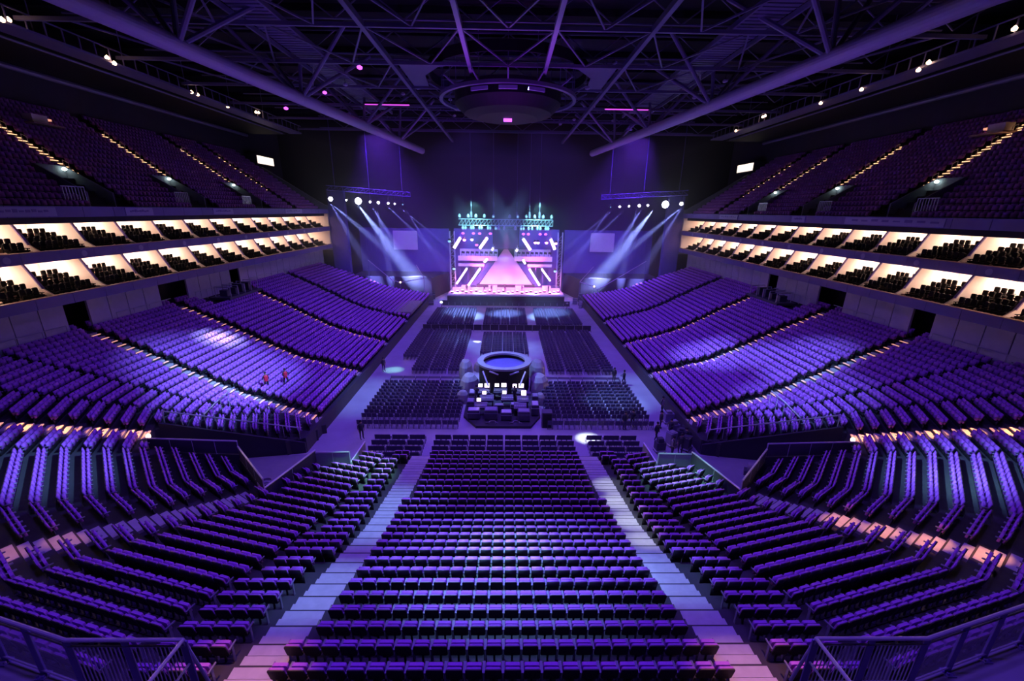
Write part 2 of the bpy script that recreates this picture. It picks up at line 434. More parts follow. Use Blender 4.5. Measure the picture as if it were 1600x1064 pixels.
# upper tier aisles with glowing steps and little hoop handrails
for s in (1, -1):
    for n_, ya in enumerate(UA):
        t = thing('lit_aisle', 'orange lit stair aisle with hoop handrails, upper %s stand, %s from the stage end' % ('right' if s > 0 else 'left', ordn(4 - n_)), 'aisle', (0, 0, 0), group='upper stand lit aisles')
        mb = MB(); lm = MB(); hp = MB()
        for r in range(6, 16 if n_ else 18):
            x0 = 38.2 + r * .82; z1 = 18.2 + r * .575
            for q in (0, 1):
                xa, xb = sorted((s * (x0 + q * .41), s * (x0 + q * .41 + .40)))
                mb.box(xa, xb, ya - .55, ya + .55, z1, z1 + .02 + q * .28)
                xa, xb = sorted((s * (x0 + q * .41 - .03), s * (x0 + q * .41 + .10)))
                lm.box(xa, xb, ya - .42, ya + .42, z1 + q * .28 - .04, z1 + .045 + q * .28)
            if r % 2 == 0:
                x = s * (x0 + .3); hp = MB()
                for y in (ya,):
                    hp.tube((x, y, z1), (x, y, z1 + .95), .03, 6).tube((x + s * .5, y, z1 + .2), (x + s * .5, y, z1 + 1.2), .03, 6).tube((x, y, z1 + .95), (x + s * .5, y, z1 + 1.2), .03, 6)
                obj('handrail', hp, M['rail'], t)
        obj('stair', mb, M['carpet'], t); o = obj('step_light', lm, M['warm_u'], t)
    for n_, ya in enumerate(UA[:3]):    # vomitory below each aisle
        t = thing('stand_entrance', 'dark stairway opening with slatted side, upper %s stand, %s from the stage end' % ('right' if s > 0 else 'left', ordn(3 - n_)), 'entrance', (0, 0, 0), group='upper stand entrances')
        mb = MB(); y0, y1 = ya - 3.6, ya - .9
        for yy in (y0, y1): 
            pl = [(s * 39.0, 18.4), (s * 43.0, 21.0), (s * 43.0, 22.2), (s * 39.0, 19.8)]
            mb.prismy(pl, yy - .08, yy + .08)
        mb.box(*sorted((s * 42.9, s * 43.2)), y0, y1, 20.9, 22.2)
        obj('side_wall', mb, M['wall'], t)
        sl = MB()
        for q in range(8): sl.beam((s * 39.0, y0 - .2 - q * .28, 18.9), (s * 39.0, y0 - .2 - q * .28, 20.2), .06)
        sl.beam((s * 39.0, y0 - .2, 20.2), (s * 39.0, y0 - 2.3, 20.2), .07)
        obj('railing', sl, M['rail'], t)
        obj('lamp', MB().lathe((s * 42.6, ya - 1.4, 21.9), [(.02, -.16), (.16, -.1), (.2, 0), (.16, .1), (.02, .16)], 10), M['greenish'], t)

# ------------------------------------------------------------------ floor and shell
struct('floor', MB().box(-62, 62, -12, 112, -.3, 0), M['floor'], 'pale grey arena floor between the stands', 'floor')
struct('wall_back', MB().box(-62, 62, 108, 108.4, 0, 40), M['black'], 'black drape wall behind the stage', 'wall')
struct('wall_front', MB().box(-62, 62, -12.4, -12, 0, 40), M['black'], 'wall behind the camera', 'wall')
for s, n in ((1, 'wall_right'), (-1, 'wall_left')):
    struct(n, MB().box(*sorted((s * 54, s * 54.6)), -12, 108, 0, 40), M['dark'], 'dark outer wall above the upper %s stand' % ('right' if s > 0 else 'left'), 'wall')
dk = MB().box(-62, 62, -12, 108, 39, 39.4)
for y in range(-8, 108, 6): dk.box(-62, 62, y, y + .3, 38.3, 39)
struct('ceiling', dk, M['deck'], 'black roof deck high above the steelwork', 'ceiling')

# side stand front barrier, concourse wall, entrance walls
for s in (1, -1):
    sd = 'right' if s > 0 else 'left'
    mb = MB().box(*sorted((s * 15.75, s * 15.95)), 29.3, 89, 0, 1.25)
    mb.box(*sorted((s * 15.95, s * 38.5)), 88.6, 88.8, 0, 5.0)
    struct('wall_%s_barrier' % sd, mb, M['dark'], 'dark barrier wall at the foot of the %s stand' % sd, 'wall')
    # concourse wall behind the last row
    mb = MB()
    cw = [(39.2, 27.5), (39.2, 92)]
    ys = np.arange(24.0, 90.0, 2.1)
    for n_, y in enumerate(ys):
        gap = any(abs(y + 1 - g) < 1.7 for g in (37.4, 49.0, 60.5)) 
        if gap: continue
        mb.box(*sorted((s * 39.3, s * 39.5)), y + .04, y + 2.06, 6.8, 10.5)
    struct('wall_%s_concourse' % sd, mb, M['panel'], 'row of pale lilac wall panels behind the top row of the %s stand' % sd, 'wall')
    struct('wall_%s_recess' % sd, MB().box(*sorted((s * 41.8, s * 42)), 20, 92, 6, 10.6), M['dark'], 'dark wall inside the concourse openings on the %s' % sd, 'wall')
    # rail above panels line
    for n_, (y0, y1) in enumerate(((28, 36), (41, 48), (52, 59.5), (63.5, 88))):
        mb = MB(); mb.tube((s * 38.95, y0, 8.1 + .3), (s * 38.95, y1, 8.1 + .3), .04, 6)
        for y in np.arange(y0, y1 + .1, 2): mb.tube((s * 38.95, y, 7.2), (s * 38.95, y, 8.4), .03, 6)
        tag(obj('handrail', mb, M['rail']), 'steel handrail behind the top row of the %s stand, %s from the near end' % (sd, ordn(n_ + 1)), 'handrail')
    # portal: end wall of side stand, inner corner railings
    rails = [((24.2, 25.15), (18, 24.85), 2.6, 3.62, 'long glazed railing along the %s corner entrance'), ((18, 24.85), (14.4, 21.35), 2.3, 3.2, 'slanted panelled railing at the %s corner entrance'),
             ((14.4, 21.35), (13.2, 25.5), 1.6, 2.55, 'diagonal railing beside the wedge block on the %s'), ((13.2, 25.5), (10.9, 25.6), 1.3, 2.35, 'short railing in front of the wedge block on the %s'),
             ((10.9, 25.6), (10.8, 28.4), 0., 1.5, 'railing running down to the floor chairs on the %s')]
    for a, b, z0, z1, lb in rails:
        t = thing('corner_railing', lb % sd, 'railing', (0, 0, 0), group='corner entrance railings')
        A = Vector((s * a[0], a[1], 0)); B_ = Vector((s * b[0], b[1], 0)); L = (B_ - A).length
        pm = MB(); pm.beam(A + Vector((0, 0, (z0 + z1) / 2)), B_ + Vector((0, 0, (z0 + z1) / 2)), .06, z1 - z0 - .12)
        obj('infill_panel', pm, M['dark'] if z0 > 1.4 else M['wall'], t)
        obj('top_rail', MB().tube(A + Vector((0, 0, z1)), B_ + Vector((0, 0, z1)), .06, 8), M['rail'], t)
        po = MB(); n_ = max(2, int(L / 1.5))
        for q in range(n_ + 1): P_ = A.lerp(B_, q / n_); po.tube(P_ + Vector((0, 0, z0 - .3)), P_ + Vector((0, 0, z1)), .04, 6)
        obj('post', po, M['rail'], t)
        if z0 > .5: struct('wall_%s_entrance' % sd, MB().beam(A + Vector((0, 0, z0 / 2)), B_ + Vector((0, 0, z0 / 2)), .12, z0), M['dark'], 'dark wall under the %s' % (lb % sd), 'wall')
    # side stand end rail above the opening
    mb = MB(); A = Vector((s * 25.2, 27.9, 4.25)); B_ = Vector((s * 16.3, 29.5, 2.05))
    t = thing('stand_end_railing', 'pale handrail along the cut end of the %s stand above the corner entrance' % sd, 'railing')
    mb.tube(A, B_, .05, 8); 
    for q in range(9): P_ = A.lerp(B_, q / 8); mb.tube(P_, P_ - Vector((0, 0, .95)), .03, 6)
    obj('rail', mb, M['rail'], t)
    mb = MB(); A = Vector((s * 22.6, 28.4, 3.75)); B_ = Vector((s * 23.3, 33.2, 3.85))
    t = thing('stand_divider_railing', 'pale railing running up between seat rows of the %s stand near the entrance' % sd, 'railing')
    C_ = Vector((s * 23.1, 31, 3.8)); mb.tube(A, C_, .05, 8).tube(C_, B_, .05, 8)
    for P_ in (A, A.lerp(C_, .5), C_, C_.lerp(B_, .5), B_): mb.tube(P_, P_ - Vector((0, 0, 1.3)), .03, 6)
    obj('rail', mb, M['rail'], t)
    struct('wall_%s_stand_end' % sd, MB().add([(s * 25.3, 27.45, 0), (s * 15.8, 29.15, 0), (s * 15.8, 29.15, .9), (s * 25.3, 27.45, 3.5), (s * 25.3, 27.6, 0), (s * 15.8, 29.3, 0), (s * 15.8, 29.3, .9), (s * 25.3, 27.6, 3.5)],
        [(0, 1, 2, 3), (5, 4, 7, 6), (3, 2, 6, 7), (1, 5, 6, 2), (0, 3, 7, 4), (0, 4, 5, 1)]), M['dark'], 'dark end wall of the %s side stand facing the corner entrance' % sd, 'wall')
    # corner lamp
    t = thing('entrance_lamp', 'small bright white lamp on a post at the %s corner entrance' % sd, 'lamp', (s * 24.2, 25.3, 0))
    obj('post', MB().tube((0, 0, 0), (0, 0, 3.6), .06, 8), M['rail'], t)
    obj('lamp_glass', MB().lathe((0, 0, 3.7), [(.03, -.16), (.12, -.09), (.14, 0), (.12, .09), (.03, .16)], 12), M['warm'], t)
    # ramp patch
    struct('entrance_ramp', MB().prism([(s * 21, 28.0), (s * 14.8, 22.6), (s * 13.6, 25.7), (s * 15.5, 28.8)][::s], 0, .12), M['wall'], 'sloping pale ramp inside the %s corner entrance' % sd, 'ramp')

# ------------------------------------------------------------------ galleries at the bottom corners
for s in (1, -1):
    sd = 'right' if s > 0 else 'left'
    poly = [(5.0, 4.95), (6.9, 4.95), (13, 6.5), (13, 2.0), (5.0, 2.0)]
    poly = [(s * x, y) for x, y in poly][::s]
    mb = MB().prism(poly, 10.55, 11.0)
    struct('gallery_floor', mb, M['wall'], 'lilac floor of the raised gallery in the bottom %s corner' % sd, 'floor')
    struct('gallery_wall', MB().prism([(s * x, y) for x, y in [(5.2, 4.2), (6.9, 4.2), (13, 5.6), (13, 2.2), (5.2, 2.2)]][::s], 5.5, 10.55), M['black'], 'black wall below the bottom %s corner gallery' % sd, 'wall')
    P_ = [Vector((s * x, y, 0)) for x, y in ((5.03, 4.9), (5.95, 4.9), (6.85, 4.9), (7.75, 5.13), (8.65, 5.36), (9.6, 5.6), (10.6, 5.86), (12.6, 6.36))]
    t = thing('gallery_railing', 'steel railing with bars and clear panels round the bottom %s corner gallery' % sd, 'railing')
    tr = MB(); lo = MB(); 
    for a, b in zip(P_, P_[1:]):
        tr.tube(a + Vector((0, 0, 12.1)), b + Vector((0, 0, 12.1)), .03, 8); lo.tube(a + Vector((0, 0, 11.12)), b + Vector((0, 0, 11.12)), .018, 6).tube(a + Vector((0, 0, 11.97)), b + Vector((0, 0, 11.97)), .018, 6)
    obj('top_rail', tr, M['rail'], t); obj('lower_rail', lo, M['rail'], t)
    for p in P_:
        m_ = MB().box(-.055, .055, -.012, .012, 11.0, 12.08).box(-.08, .08, -.1, .06, 11.0, 11.03)
        for dx in (-.05, .05): m_.tube((dx, -.06, 11.03), (dx, -.06, 11.07), .02, 6)
        obj('post', m_, M['fascia'], t, loc=(p.x, p.y, 0))
    bars = MB()
    for a, b in list(zip(P_, P_[1:]))[:2]:
        for q in range(1, 14): w = a.lerp(b, q / 14); bars.tube(w + Vector((0, 0, 11.12)), w + Vector((0, 0, 11.97)), .009, 5)
    obj('bars', bars, M['rail'], t)
    gp = MB()
    for a, b in list(zip(P_, P_[1:]))[2:]:
        gp.beam(a.lerp(b, .06) + Vector((0, 0, 11.55)), a.lerp(b, .94) + Vector((0, 0, 11.55)), .012, .8)
    g_ = mat('clear_panel_' + sd, (.75, .75, .9), .15); g_.node_tree.nodes['Principled BSDF'].inputs['Alpha'].default_value = .28
    obj('clear_panel', gp, g_, t)
    e = P_[0]
    sr = MB().tube((e.x, 4.9, 12.1), (e.x, 2.4, 12.25), .03, 8).tube((e.x, 4.9, 11.6), (e.x, 2.4, 11.7), .02, 8).tube((e.x, 4.9, 12.1), (e.x - s * .12, 5.0, 11.0), .025, 8)
    obj('side_rail', sr, M['rail'], t)

# ------------------------------------------------------------------ suites (two glowing storeys each side)
BAYS = [16.9, 21.5, 26.1, 30.6, 35.1, 39.9, 44.3, 48.9, 53.6, 58.2, 63.0, 67.8, 72.4, 77.0, 81.6, 86.2, 91.0]
LV = [(11.35, 14.12, 'lower'), (14.95, 17.62, 'upper')]
suite_seats = []
for s in (1, -1):
    sd = 'right' if s > 0 else 'left'
    def bx(mb, xa, xb, *r): return mb.box(*sorted((s * xa, s * xb)), *r)
    for z0, z1, z2, nm, mt in ((10.5, 11.35, 0, 'lower', 'fascia'), (14.12, 14.95, 0, 'middle', 'fascia'), (17.62, 18.45, 0, 'top', 'fascia')):
        mb = MB(); y = 12.
        while y < 92:
            bx(mb, 37.5, 37.8, y + .02, min(92, y + 2.98), z0, z1); y += 3
        t = thing('balcony_front', 'long purple panelled balcony front, %s band on the %s side' % (nm, sd), 'balcony front')
        obj('panel', mb, M[mt], t)
        cp = MB(); bx(cp, 37.45, 37.85, 12, 92, z1, z1 + .05); obj('capping', cp, M['carpet'] if nm != 'top' else M['fascia'], t)
        lg = MB()
        for n_, y in enumerate(np.arange(26, 90, 6)):
            if nm == 'middle':      # small round crest plates
                lg.tube((s * 37.5, y, (z0 + z1) / 2), (s * 37.46, y, (z0 + z1) / 2), .26, 14)
        if lg.v: obj('crest', lg, M['banner'], t)
    # sponsor boards on the top band
    brd = [(27, 31.6), (32, 36.6), (43.2, 46.5), (56, 60), (74, 80)] if s < 0 else [(36.5, 47.5), (54, 56.5), (70, 76)]
    for n_, (y0, y1) in enumerate(brd):
        o = obj('advertising_board', bx(MB(), 37.42, 37.5, y0, y1, 17.7, 18.42), M['banner'])
        tag(o, 'pale lilac advertising board on the top %s balcony front, %s from the near end' % (sd, ordn(n_ + 1)), 'board', 'boards on the balcony fronts')
        lm = MB()
        for q in range(8):
            yy = y0 + .5 + (y1 - y0 - 1) * q / 8; bx(lm, 37.40, 37.42, yy, yy + (y1 - y0) * .07, 18.0 + .03 * (q % 2), 18.16 + .05 * (q % 3))
        obj('lettering', lm, M['fascia'], o)
    for (z0, z1, nm) in LV:
        # shell of the storey
        mb = MB(); bx(mb, 37.86, 44.2, 12, 92.3, z0 - .85, z0 - .35); bx(mb, 37.86, 44.2, 12, 92.3, z1, z1 + .3); bx(mb, 37.8, 44.2, 92.0, 92.3, z0 - .4, z1)
        struct('wall_%s_suite_slab' % sd, mb, M['cream'], 'slab and ceiling of the %s suite storey on the %s' % (nm, sd), 'slab')
        mb = MB(); bx(mb, 43.8, 44.0, 12, 92, z0 - .4, z1)
        struct('wall_%s_suite_back' % sd, mb, M['cream'], 'bright cream back wall of the %s suites on the %s' % (nm, sd), 'wall')
        ft = MB()
        for r in range(4): bx(ft, 37.8 + r * .9, 37.8 + (r + 1) * .9 + (2.5 if r == 3 else 0), 12, 92, z0 - .35, z0 - .3 + r * .3)
        struct('suite_terrace', ft, M['carpet'], 'stepped tan carpet floor of the %s suites on the %s' % (nm, sd), 'terrace')
        for n_, y in enumerate(BAYS[:-1]):
            pl = [(s * 44, z1), (s * 44, z0), (s * 38.0, z0 - .3), (s * 38.0, z0 - .1), (s * 38.9, z0 + .55), (s * 40.1, z1)]
            t = thing('suite_partition', 'cream partition with purple edge between %s suites, %s side, %s from the near end' % (nm, sd, ordn(n_ + 1)), 'partition', group='suite partitions')
            obj('panel', MB().prismy(pl, y - .06, y + .06), M['cream'], t)
            ed = MB().beam((s * 38.88, y, z0 + .5), (s * 40.08, y, z1), .2, .1); obj('edge_post', ed, M['fascia'], t)
        for n_, (y0, y1) in enumerate(zip(BAYS, BAYS[1:])):
            if y1 < 26: continue
            t = thing('suite_ceiling_light', 'glowing ceiling light panel, %s suites on the %s, %s bay from the near end' % (nm, sd, ordn(n_ + 1)), 'light', group='suite ceiling lights')
            t.location = (s * 42.4, (y0 + y1) / 2, z1)
            obj('frame', MB().box(-.75, .75, -1.55, 1.55, -.06, 0), M['rail'], t); obj('diffuser', MB().box(-.68, .68, -1.48, 1.48, -.09, -.06), M['ceil_lamp'], t)
            yc = y0 + .45
            for r in range(4):
                for c in range(4):
                    for side in (0, 1):
                        yy = yc - .1 + c * .5 + side * 2.35
                        if yy > y1 - .3 or (side and c == 3): continue
                        suite_seats.append(dict(x=s * (38.45 + r * .9), y=yy, z=z0 - .3 + r * .3, r=r, c=c + 4 * side, s=s, nm=nm, b=n_))
            # counter and a picture at the back of the bay
            if in_frame(s * 42, y0 + 2, z0 + 1, 40):
                t = thing('suite_counter', 'low wooden bar counter in the %s suite, %s side, %s bay' % (nm, sd, ordn(n_ + 1)), 'counter', (s * 41.9, y1 - 1.0, z0 + .6), group='suite counters')
                obj('cabinet', MB().box(-.25, .25, -.5, .5, 0, .55), M['carpet'], t); obj('worktop', MB().box(-.32, .32, -.56, .56, .55, .62), M['case'], t)
                if n_ % 3 == 1:
                    t = thing('wall_picture', 'small framed picture on the %s suite back wall, %s side, %s bay' % (nm, sd, ordn(n_ + 1)), 'picture', (s * 43.8, y0 + 2.0, z0 + 2.0), group='pictures in the suites')
                    obj('frame', MB().box(*sorted((0, -s * .06)), -.45, .45, -.3, .3), M['case'], t); obj('print', MB().box(*sorted((-s * .06, -s * .08)), -.38, .38, -.23, .23), M['wall'], t)
def suite_seat():
    m = MB(); m.rbox(-.19, .19, -.22, .26, .36, .48, .05, axis='z'); m.rbox(-.19, .19, -.30, -.20, .40, 1.06, .09, axis='y')
    for x in (-.21, .21): m.box(x - .03, x + .03, -.22, .18, .56, .62).box(x - .02, x + .02, -.05, .02, 0, .57)
    m.box(-.25, .25, -.05, .02, .28, .37)
    return m
vis = []
for q in suite_seats:
    q['a'] = PI / 2 if q['s'] > 0 else -PI / 2
    k = in_frame(q['x'], q['y'], q['z'] + .6, 0)
    if k: q['d'] = k; vis.append(q)
vis.sort(key=lambda q: q['d'])
sm = suite_seat().mesh('suite_seat', M['suite_dark'])
for q in vis[:300]:
    o = obj('suite_chair', sm, None, loc=(q['x'], q['y'], q['z'])); o.rotation_euler = (0, 0, q['a'])
    tag(o, 'black suite chair, %s %s suites, %s bay from near end, %s row, %s along' % (q['nm'], 'right' if q['s'] > 0 else 'left', ordn(q['b'] + 1), ordn(q['r'] + 1), ordn(q['c'] + 1)), 'chair', 'black chairs in the suites')
tag(instanced('suite_chairs', suite_seat(), [(q['x'], q['y'], q['z'], q['a']) for q in vis[300:]], [M['suite_dark']]), 'rows of black chairs in the farther suites', 'chair', 'black chairs in the suites', 'stuff')

# end walls where suites and upper stand stop
for s in (1, -1):
    sd = 'right' if s > 0 else 'left'
    struct('pillar', MB().box(*sorted((s * 34.2, s * 37.6)), 92.3, 93.5, 0, 22), M['stageside'], 'purple end wall closing the suites beside the stage, %s side' % sd, 'pillar')
    pl = [(s * 37.6, 10), (s * 54, 10), (s * 54, 26.9), (s * 50.2, 26.5), (s * 38.5, 19.4), (s * 37.6, 19.2)]
    struct('wall_%s_end' % sd, MB().prismy(pl, 92.3, 92.8), M['wall'], 'sloping end parapet of the upper %s stand' % sd, 'wall')
    t = thing('control_room', 'small brightly lit control room window at the top of the upper %s stand' % sd, 'window room', (s * 51.4, 96.4, 28.0))
    obj('housing', MB().box(*sorted((-s * .0, s * 2.2)), -3.4, 3.4, -.9, 1.1), M['dark'], t)
    wf = MB()
    for q in range(3): wf.box(*sorted((-s * .06, 0)), -3.1 + q * 2.1, -1.1 + q * 2.1, -.65, .85)
    obj('window_pane', wf, M['window'], t)
    t = thing('camera_platform', 'small lit technical platform on the upper %s stand near the picture edge' % sd, 'platform', (s * 50.2, 50 if s < 0 else 46.5, 26.7))
    obj('deck', MB().box(-1.2, 1.2, -1.6, 1.6, 0, .15), M['carpet'], t); obj('cabinet', MB().box(-.5, .5, -1.0, .6, .15, 1.0), M['cream'], t)
    obj('lamp', MB().box(-.3, .3, .8, 1.2, .6, .8), M['warm_s'], t)

# ------------------------------------------------------------------ roof steel
def chord(name, pairs, r, m, label, cat='beam', n=10):
    mb = MB()
    for a, b in pairs: mb.tube(a, b, r, n)
    return struct(name, mb, m, label, cat)
for s in (1, -1):
    sd = 'right' if s > 0 else 'left'
    def tp(y): return Vector((s * (28.6 - (y - 5) * .13), y, 30))
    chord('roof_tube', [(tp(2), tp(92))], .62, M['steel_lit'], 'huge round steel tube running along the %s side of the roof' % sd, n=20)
    for n_, y in enumerate((20.6, 36.3, 51.5, 66.5, 80)):
        b = tp(y); x = abs(b.x)
        pr = [(b, (s * (x - 7), y - 4.5, 35.5)), (b, (s * (x - 6.5), y + 4.5, 35.5)), (b, (s * (x + 5), y - 3.5, 35.5)), (b, (s * (x + 5), y + 4, 35.5)), (b, (s * (x - .5), y, 35.8))]
        chord('roof_strut', pr, .2, M['steel'], 'fan of thin steel struts rising from the %s roof tube, %s from the near end' % (sd, ordn(n_ + 1)), n=8)
    # lighting catwalk above the upper stand
    t = thing('lighting_catwalk', 'long catwalk with lamps above the upper %s stand' % sd, 'catwalk')
    mb = MB().box(*sorted((s * 39.3, s * 41.6)), 12, 88, 32.1, 32.3)
    for y in np.arange(12, 88, 1.5): mb.box(*sorted((s * 39.3, s * 39.4)), y, y + .08, 32.3, 33.4)
    mb.box(*sorted((s * 39.3, s * 39.4)), 12, 88, 33.35, 33.45)
    obj('walkway', mb, M['steel'], t)
    for y in np.arange(16, 88, 9): obj('hanger_rod', MB().tube((s * 41.3, y, 32.3), (s * 41.3, y, 39.0), .05, 6), M['steel'], t)
    ed = MB().tube((s * 44, 12, 32.5), (s * 44, 90, 32.5), .12, 8); obj('lower_cable_tray', ed, M['steel'], t)
    lampys = (38.5, 39.3, 47.6, 48.1, 59, 60, 66, 73, 74) if s < 0 else (37.5, 44.0, 44.9, 52, 58, 70, 71, 78)
    for y in lampys:
        l = obj('lamp', MB().lathe((0, 0, 0), [(.02, -.2), (.16, -.14), (.19, 0), (.1, .12), (.02, .2)], 10), M['warm'], t, loc=(s * (39.1 + random.random() * .5), y + random.random() * .4, 31.9 + random.random() * 1.1))
    chord('roof_edge_beam', [((s * 52, 12, 32.3), (s * 52, 92, 32.3))], .28, M['steel'], 'purple edge beam over the back of the upper %s stand' % sd, n=8)
    struct('ceiling_soffit', MB().box(*sorted((s * 44.3, s * 51.6)), 12, 92, 32.6, 33.0), M['black'], 'black soffit band above the upper %s stand' % sd, 'soffit')
    # slatted ducts
    t = thing('slatted_gantry', 'slatted gantry walkway running towards the stage on the %s half of the roof' % sd, 'gantry')
    sl = MB()
    for y in np.arange(30, 74, .62): sl.box(*sorted((s * 18.9, s * 21.9)), y, y + .42, 33.6, 33.68)
    obj('slat_deck', sl, M['steel'], t)
    sr = MB()
    for x in (18.6, 22.1): sr.beam((s * x, 29, 33.4), (s * x, 75, 33.4), .18, .4)
    obj('side_beam', sr, M['steel'], t)
# longitudinal beams
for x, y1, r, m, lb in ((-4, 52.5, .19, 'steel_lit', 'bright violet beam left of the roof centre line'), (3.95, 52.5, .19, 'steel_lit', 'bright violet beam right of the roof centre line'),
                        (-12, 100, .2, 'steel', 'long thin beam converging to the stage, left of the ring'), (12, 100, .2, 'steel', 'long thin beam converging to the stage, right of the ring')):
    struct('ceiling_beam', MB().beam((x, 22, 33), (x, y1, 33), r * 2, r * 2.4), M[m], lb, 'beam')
# transverse chords with zigzag bracing
TY = [31, 40.4, 49.6, 58.5, 68, 78, 88]
for n_, y in enumerate(TY):
    struct('ceiling_beam', MB().beam((-40, y, 33), (40, y, 33), .26, .3), M['steel'], 'transverse roof beam, %s away from the camera' % ordn(n_ + 1), 'beam')
for n_, (y0, y1) in enumerate(zip(TY, TY[1:])):
    if n_ > 2: continue
    mb = MB(); xs = [-36, -28, -20, -12, -4, 4, 12, 20, 28, 36]
    for a, b in zip(xs, xs[1:]):
        if n_ == 2 and abs(a + b) < 20: continue
        m_ = (a + b) / 2; mb.beam((a, y0, 33), (m_, y1, 33), .14).beam((m_, y1, 33), (b, y0, 33), .14)
    struct('ceiling_bracing', mb, M['steel'], 'zigzag bracing between the %s and %s roof beams' % (ordn(n_ + 1), ordn(n_ + 2)), 'bracing')
# upper truss layer, hangers and drop boxes
mb = MB()
for y in np.arange(34, 100, 8.5):
    mb.beam((-38, y, 36.3), (38, y, 36.3), .16)
    for x in range(-36, 37, 6): mb.beam((x, y, 36.3), (x + 3, y, 34.2), .1).beam((x + 3, y, 34.2), (x + 6, y, 36.3), .1)
    mb.beam((-38, y, 34.2), (38, y, 34.2), .12)
struct('ceiling_truss', mb, M['steel'], 'layer of fine dark trusses just below the roof deck', 'truss')
for n_, (x, y) in enumerate(((-17, 66), (17, 66.5))):
    t = thing('magenta_light_bar', 'glowing magenta light bar in the roof, %s of the ring' % ('left' if x < 0 else 'right'), 'light bar', (x, y, 32.6))
    obj('housing', MB().box(-3.2, 3.2, -.15, .15, .1, .35), M['black'], t); obj('lamp', MB().box(-3.1, 3.1, -.12, .12, 0, .1), M['magstrip'], t)
for n_, (x, y, z) in enumerate([(random.uniform(-34, 34), random.uniform(52, 88), random.uniform(32, 35)) for _ in range(26)]):
    t = thing('hanging_lantern', 'small round roof lamp hanging on a rod high over the arena', 'lamp', (x, y, z), group='small lamps scattered in the roof')
    obj('rod', MB().tube((0, 0, .15), (0, 0, 1.2), .03, 5), M['black'], t)
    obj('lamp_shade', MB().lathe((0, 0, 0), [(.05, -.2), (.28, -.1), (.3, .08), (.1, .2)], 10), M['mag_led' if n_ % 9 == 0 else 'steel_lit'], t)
# suspended oval ring
t = thing('suspended_ring', 'large suspended circular lighting ring with a dark scoreboard drum inside, roof centre', 'ring', (0, 56, 0))
obj('ring_tube', MB().ring((0, 0), 8.1, 7.7, 31.0, 31.35, 64), M['steel'], t)
obj('outer_band', MB().ring((0, 0), 9.3, 9.1, 33.4, 34.4, 64), M['black'], t)
obj('drum', MB().lathe((0, 0, 0), [(3.6, 29.2), (5.2, 29.6), (6.3, 30.6), (6.3, 32.2)], 48), M['black'], t)
hb = MB()
for k in range(16):
    a = 2 * PI * k / 16; hb.beam((7.85 * math.cos(a), 7.85 * math.sin(a), 31.3), (9.4 * math.cos(a), 9.4 * math.sin(a), 32), .14).beam((7.85 * math.cos(a), 7.85 * math.sin(a), 31.4), (7.85 * math.cos(a), 7.85 * math.sin(a), 36), .08)
obj('hanger', hb, M['steel'], t)
for k in (-1, 0, 1):
    a = -PI / 2 + k * .42; obj('light_panel', MB().ring((0, 0), 7.5, 7.3, 30.6, 30.95, 10, a0=a - .13, a1=a + .13), M['banner'], t)
sk = MB()
for sx in (1, -1): 
    sk = MB(); sk.prism([(sx * x, y) for x, y in ((4.6, -6.2), (11.5, -6.2), (11.5, 4), (9.8, 3), (9.4, -2), (7.5, -5))][::sx], 33.1, 33.2); obj('deck_panel', sk, M['steel'], t)

obj('centre_lamp', MB().box(-.5, .5, -.3, .3, 28.95, 29.2), M['mag_led'], t)

# ------------------------------------------------------------------ arena floor: chairs
def floor_chair():
    m = MB(); m.rbox(-.21, .21, -.2, .22, .42, .47, .05, axis='z'); m.rbox(-.21, .21, -.25, -.20, .50, .86, .07, axis='y')
    for x in (-.2, .2): m.beam((x, -.22, .86), (x, -.2, 0), .03).beam((x, .18, .45), (x, .2, 0), .03)
    return m
chairs = []
def block(x0, y0, cols, rows, name, pit=.47, gapn=3, gap=.10, rp=.8, skip=None):
    for r in range(rows):
        for c in range(cols):
            x = x0 + c * pit + (c // gapn) * gap
            if skip and skip(x, y0 + r * rp): continue
            chairs.append(dict(x=x, y=y0 + r * rp, r=r, c=c, n=name))
block(-5.75 + .2, 28.2, 24, 4, 'centre floor block', pit=.425, gap=.165, rp=.87)
block(-10.55, 28.2, 9, 4, 'left front block', pit=.425, gap=.165, rp=.87)
block(7.0, 28.2, 9, 4, 'right front block', pit=.425, gap=.165, rp=.87)
block(-12.9, 34.6, 18, 11, 'left rear block', rp=.78, skip=lambda x, y: x < -12.9 + (y - 34) * .0)
block(4.0, 34.6, 19, 11, 'right rear block', rp=.78)
block(-12.9, 33.3, 18, 1, 'left back row')
block(4.0, 33.3, 19, 1, 'right back row')
block(-13.0, 46.3, 15, 22, 'left front floor block', rp=.80, gapn=4, gap=.25, skip=lambda x, y: (y < 50.5 and x < -11.3))
block(5.4, 46.3, 15, 22, 'right front floor block', rp=.80, gapn=4, gap=.25)
block(-3.2, 52.6, 13, 12, 'centre front block', rp=.82)
block(-13.0, 67.4, 15, 14, 'left stage block', rp=.84, gapn=4, gap=.2)
block(5.4, 67.4, 15, 14, 'right stage block', rp=.84, gapn=4, gap=.2)
block(-3.6, 67.4, 15, 14, 'centre stage block', rp=.84)
chairs.sort(key=lambda q: q['y'] + abs(q['x']) * .01)
near = [q for q in chairs if q['n'] in ('centre floor block', 'left front block', 'right front block')]
others = [q for q in chairs if q not in near]
others.sort(key=lambda q: q['y'])
nn = 300 - len(near)
cm = floor_chair().mesh('floor_chair', M['chair'])
for q in near + others[:nn]:
    o = obj('floor_chair', cm, None, loc=(q['x'], q['y'], 0))
    tag(o, 'dark floor chair, %s, %s row from near end, %s from left' % (q['n'], ordn(q['r'] + 1), ordn(q['c'] + 1)), 'chair', 'dark chairs on the arena floor')
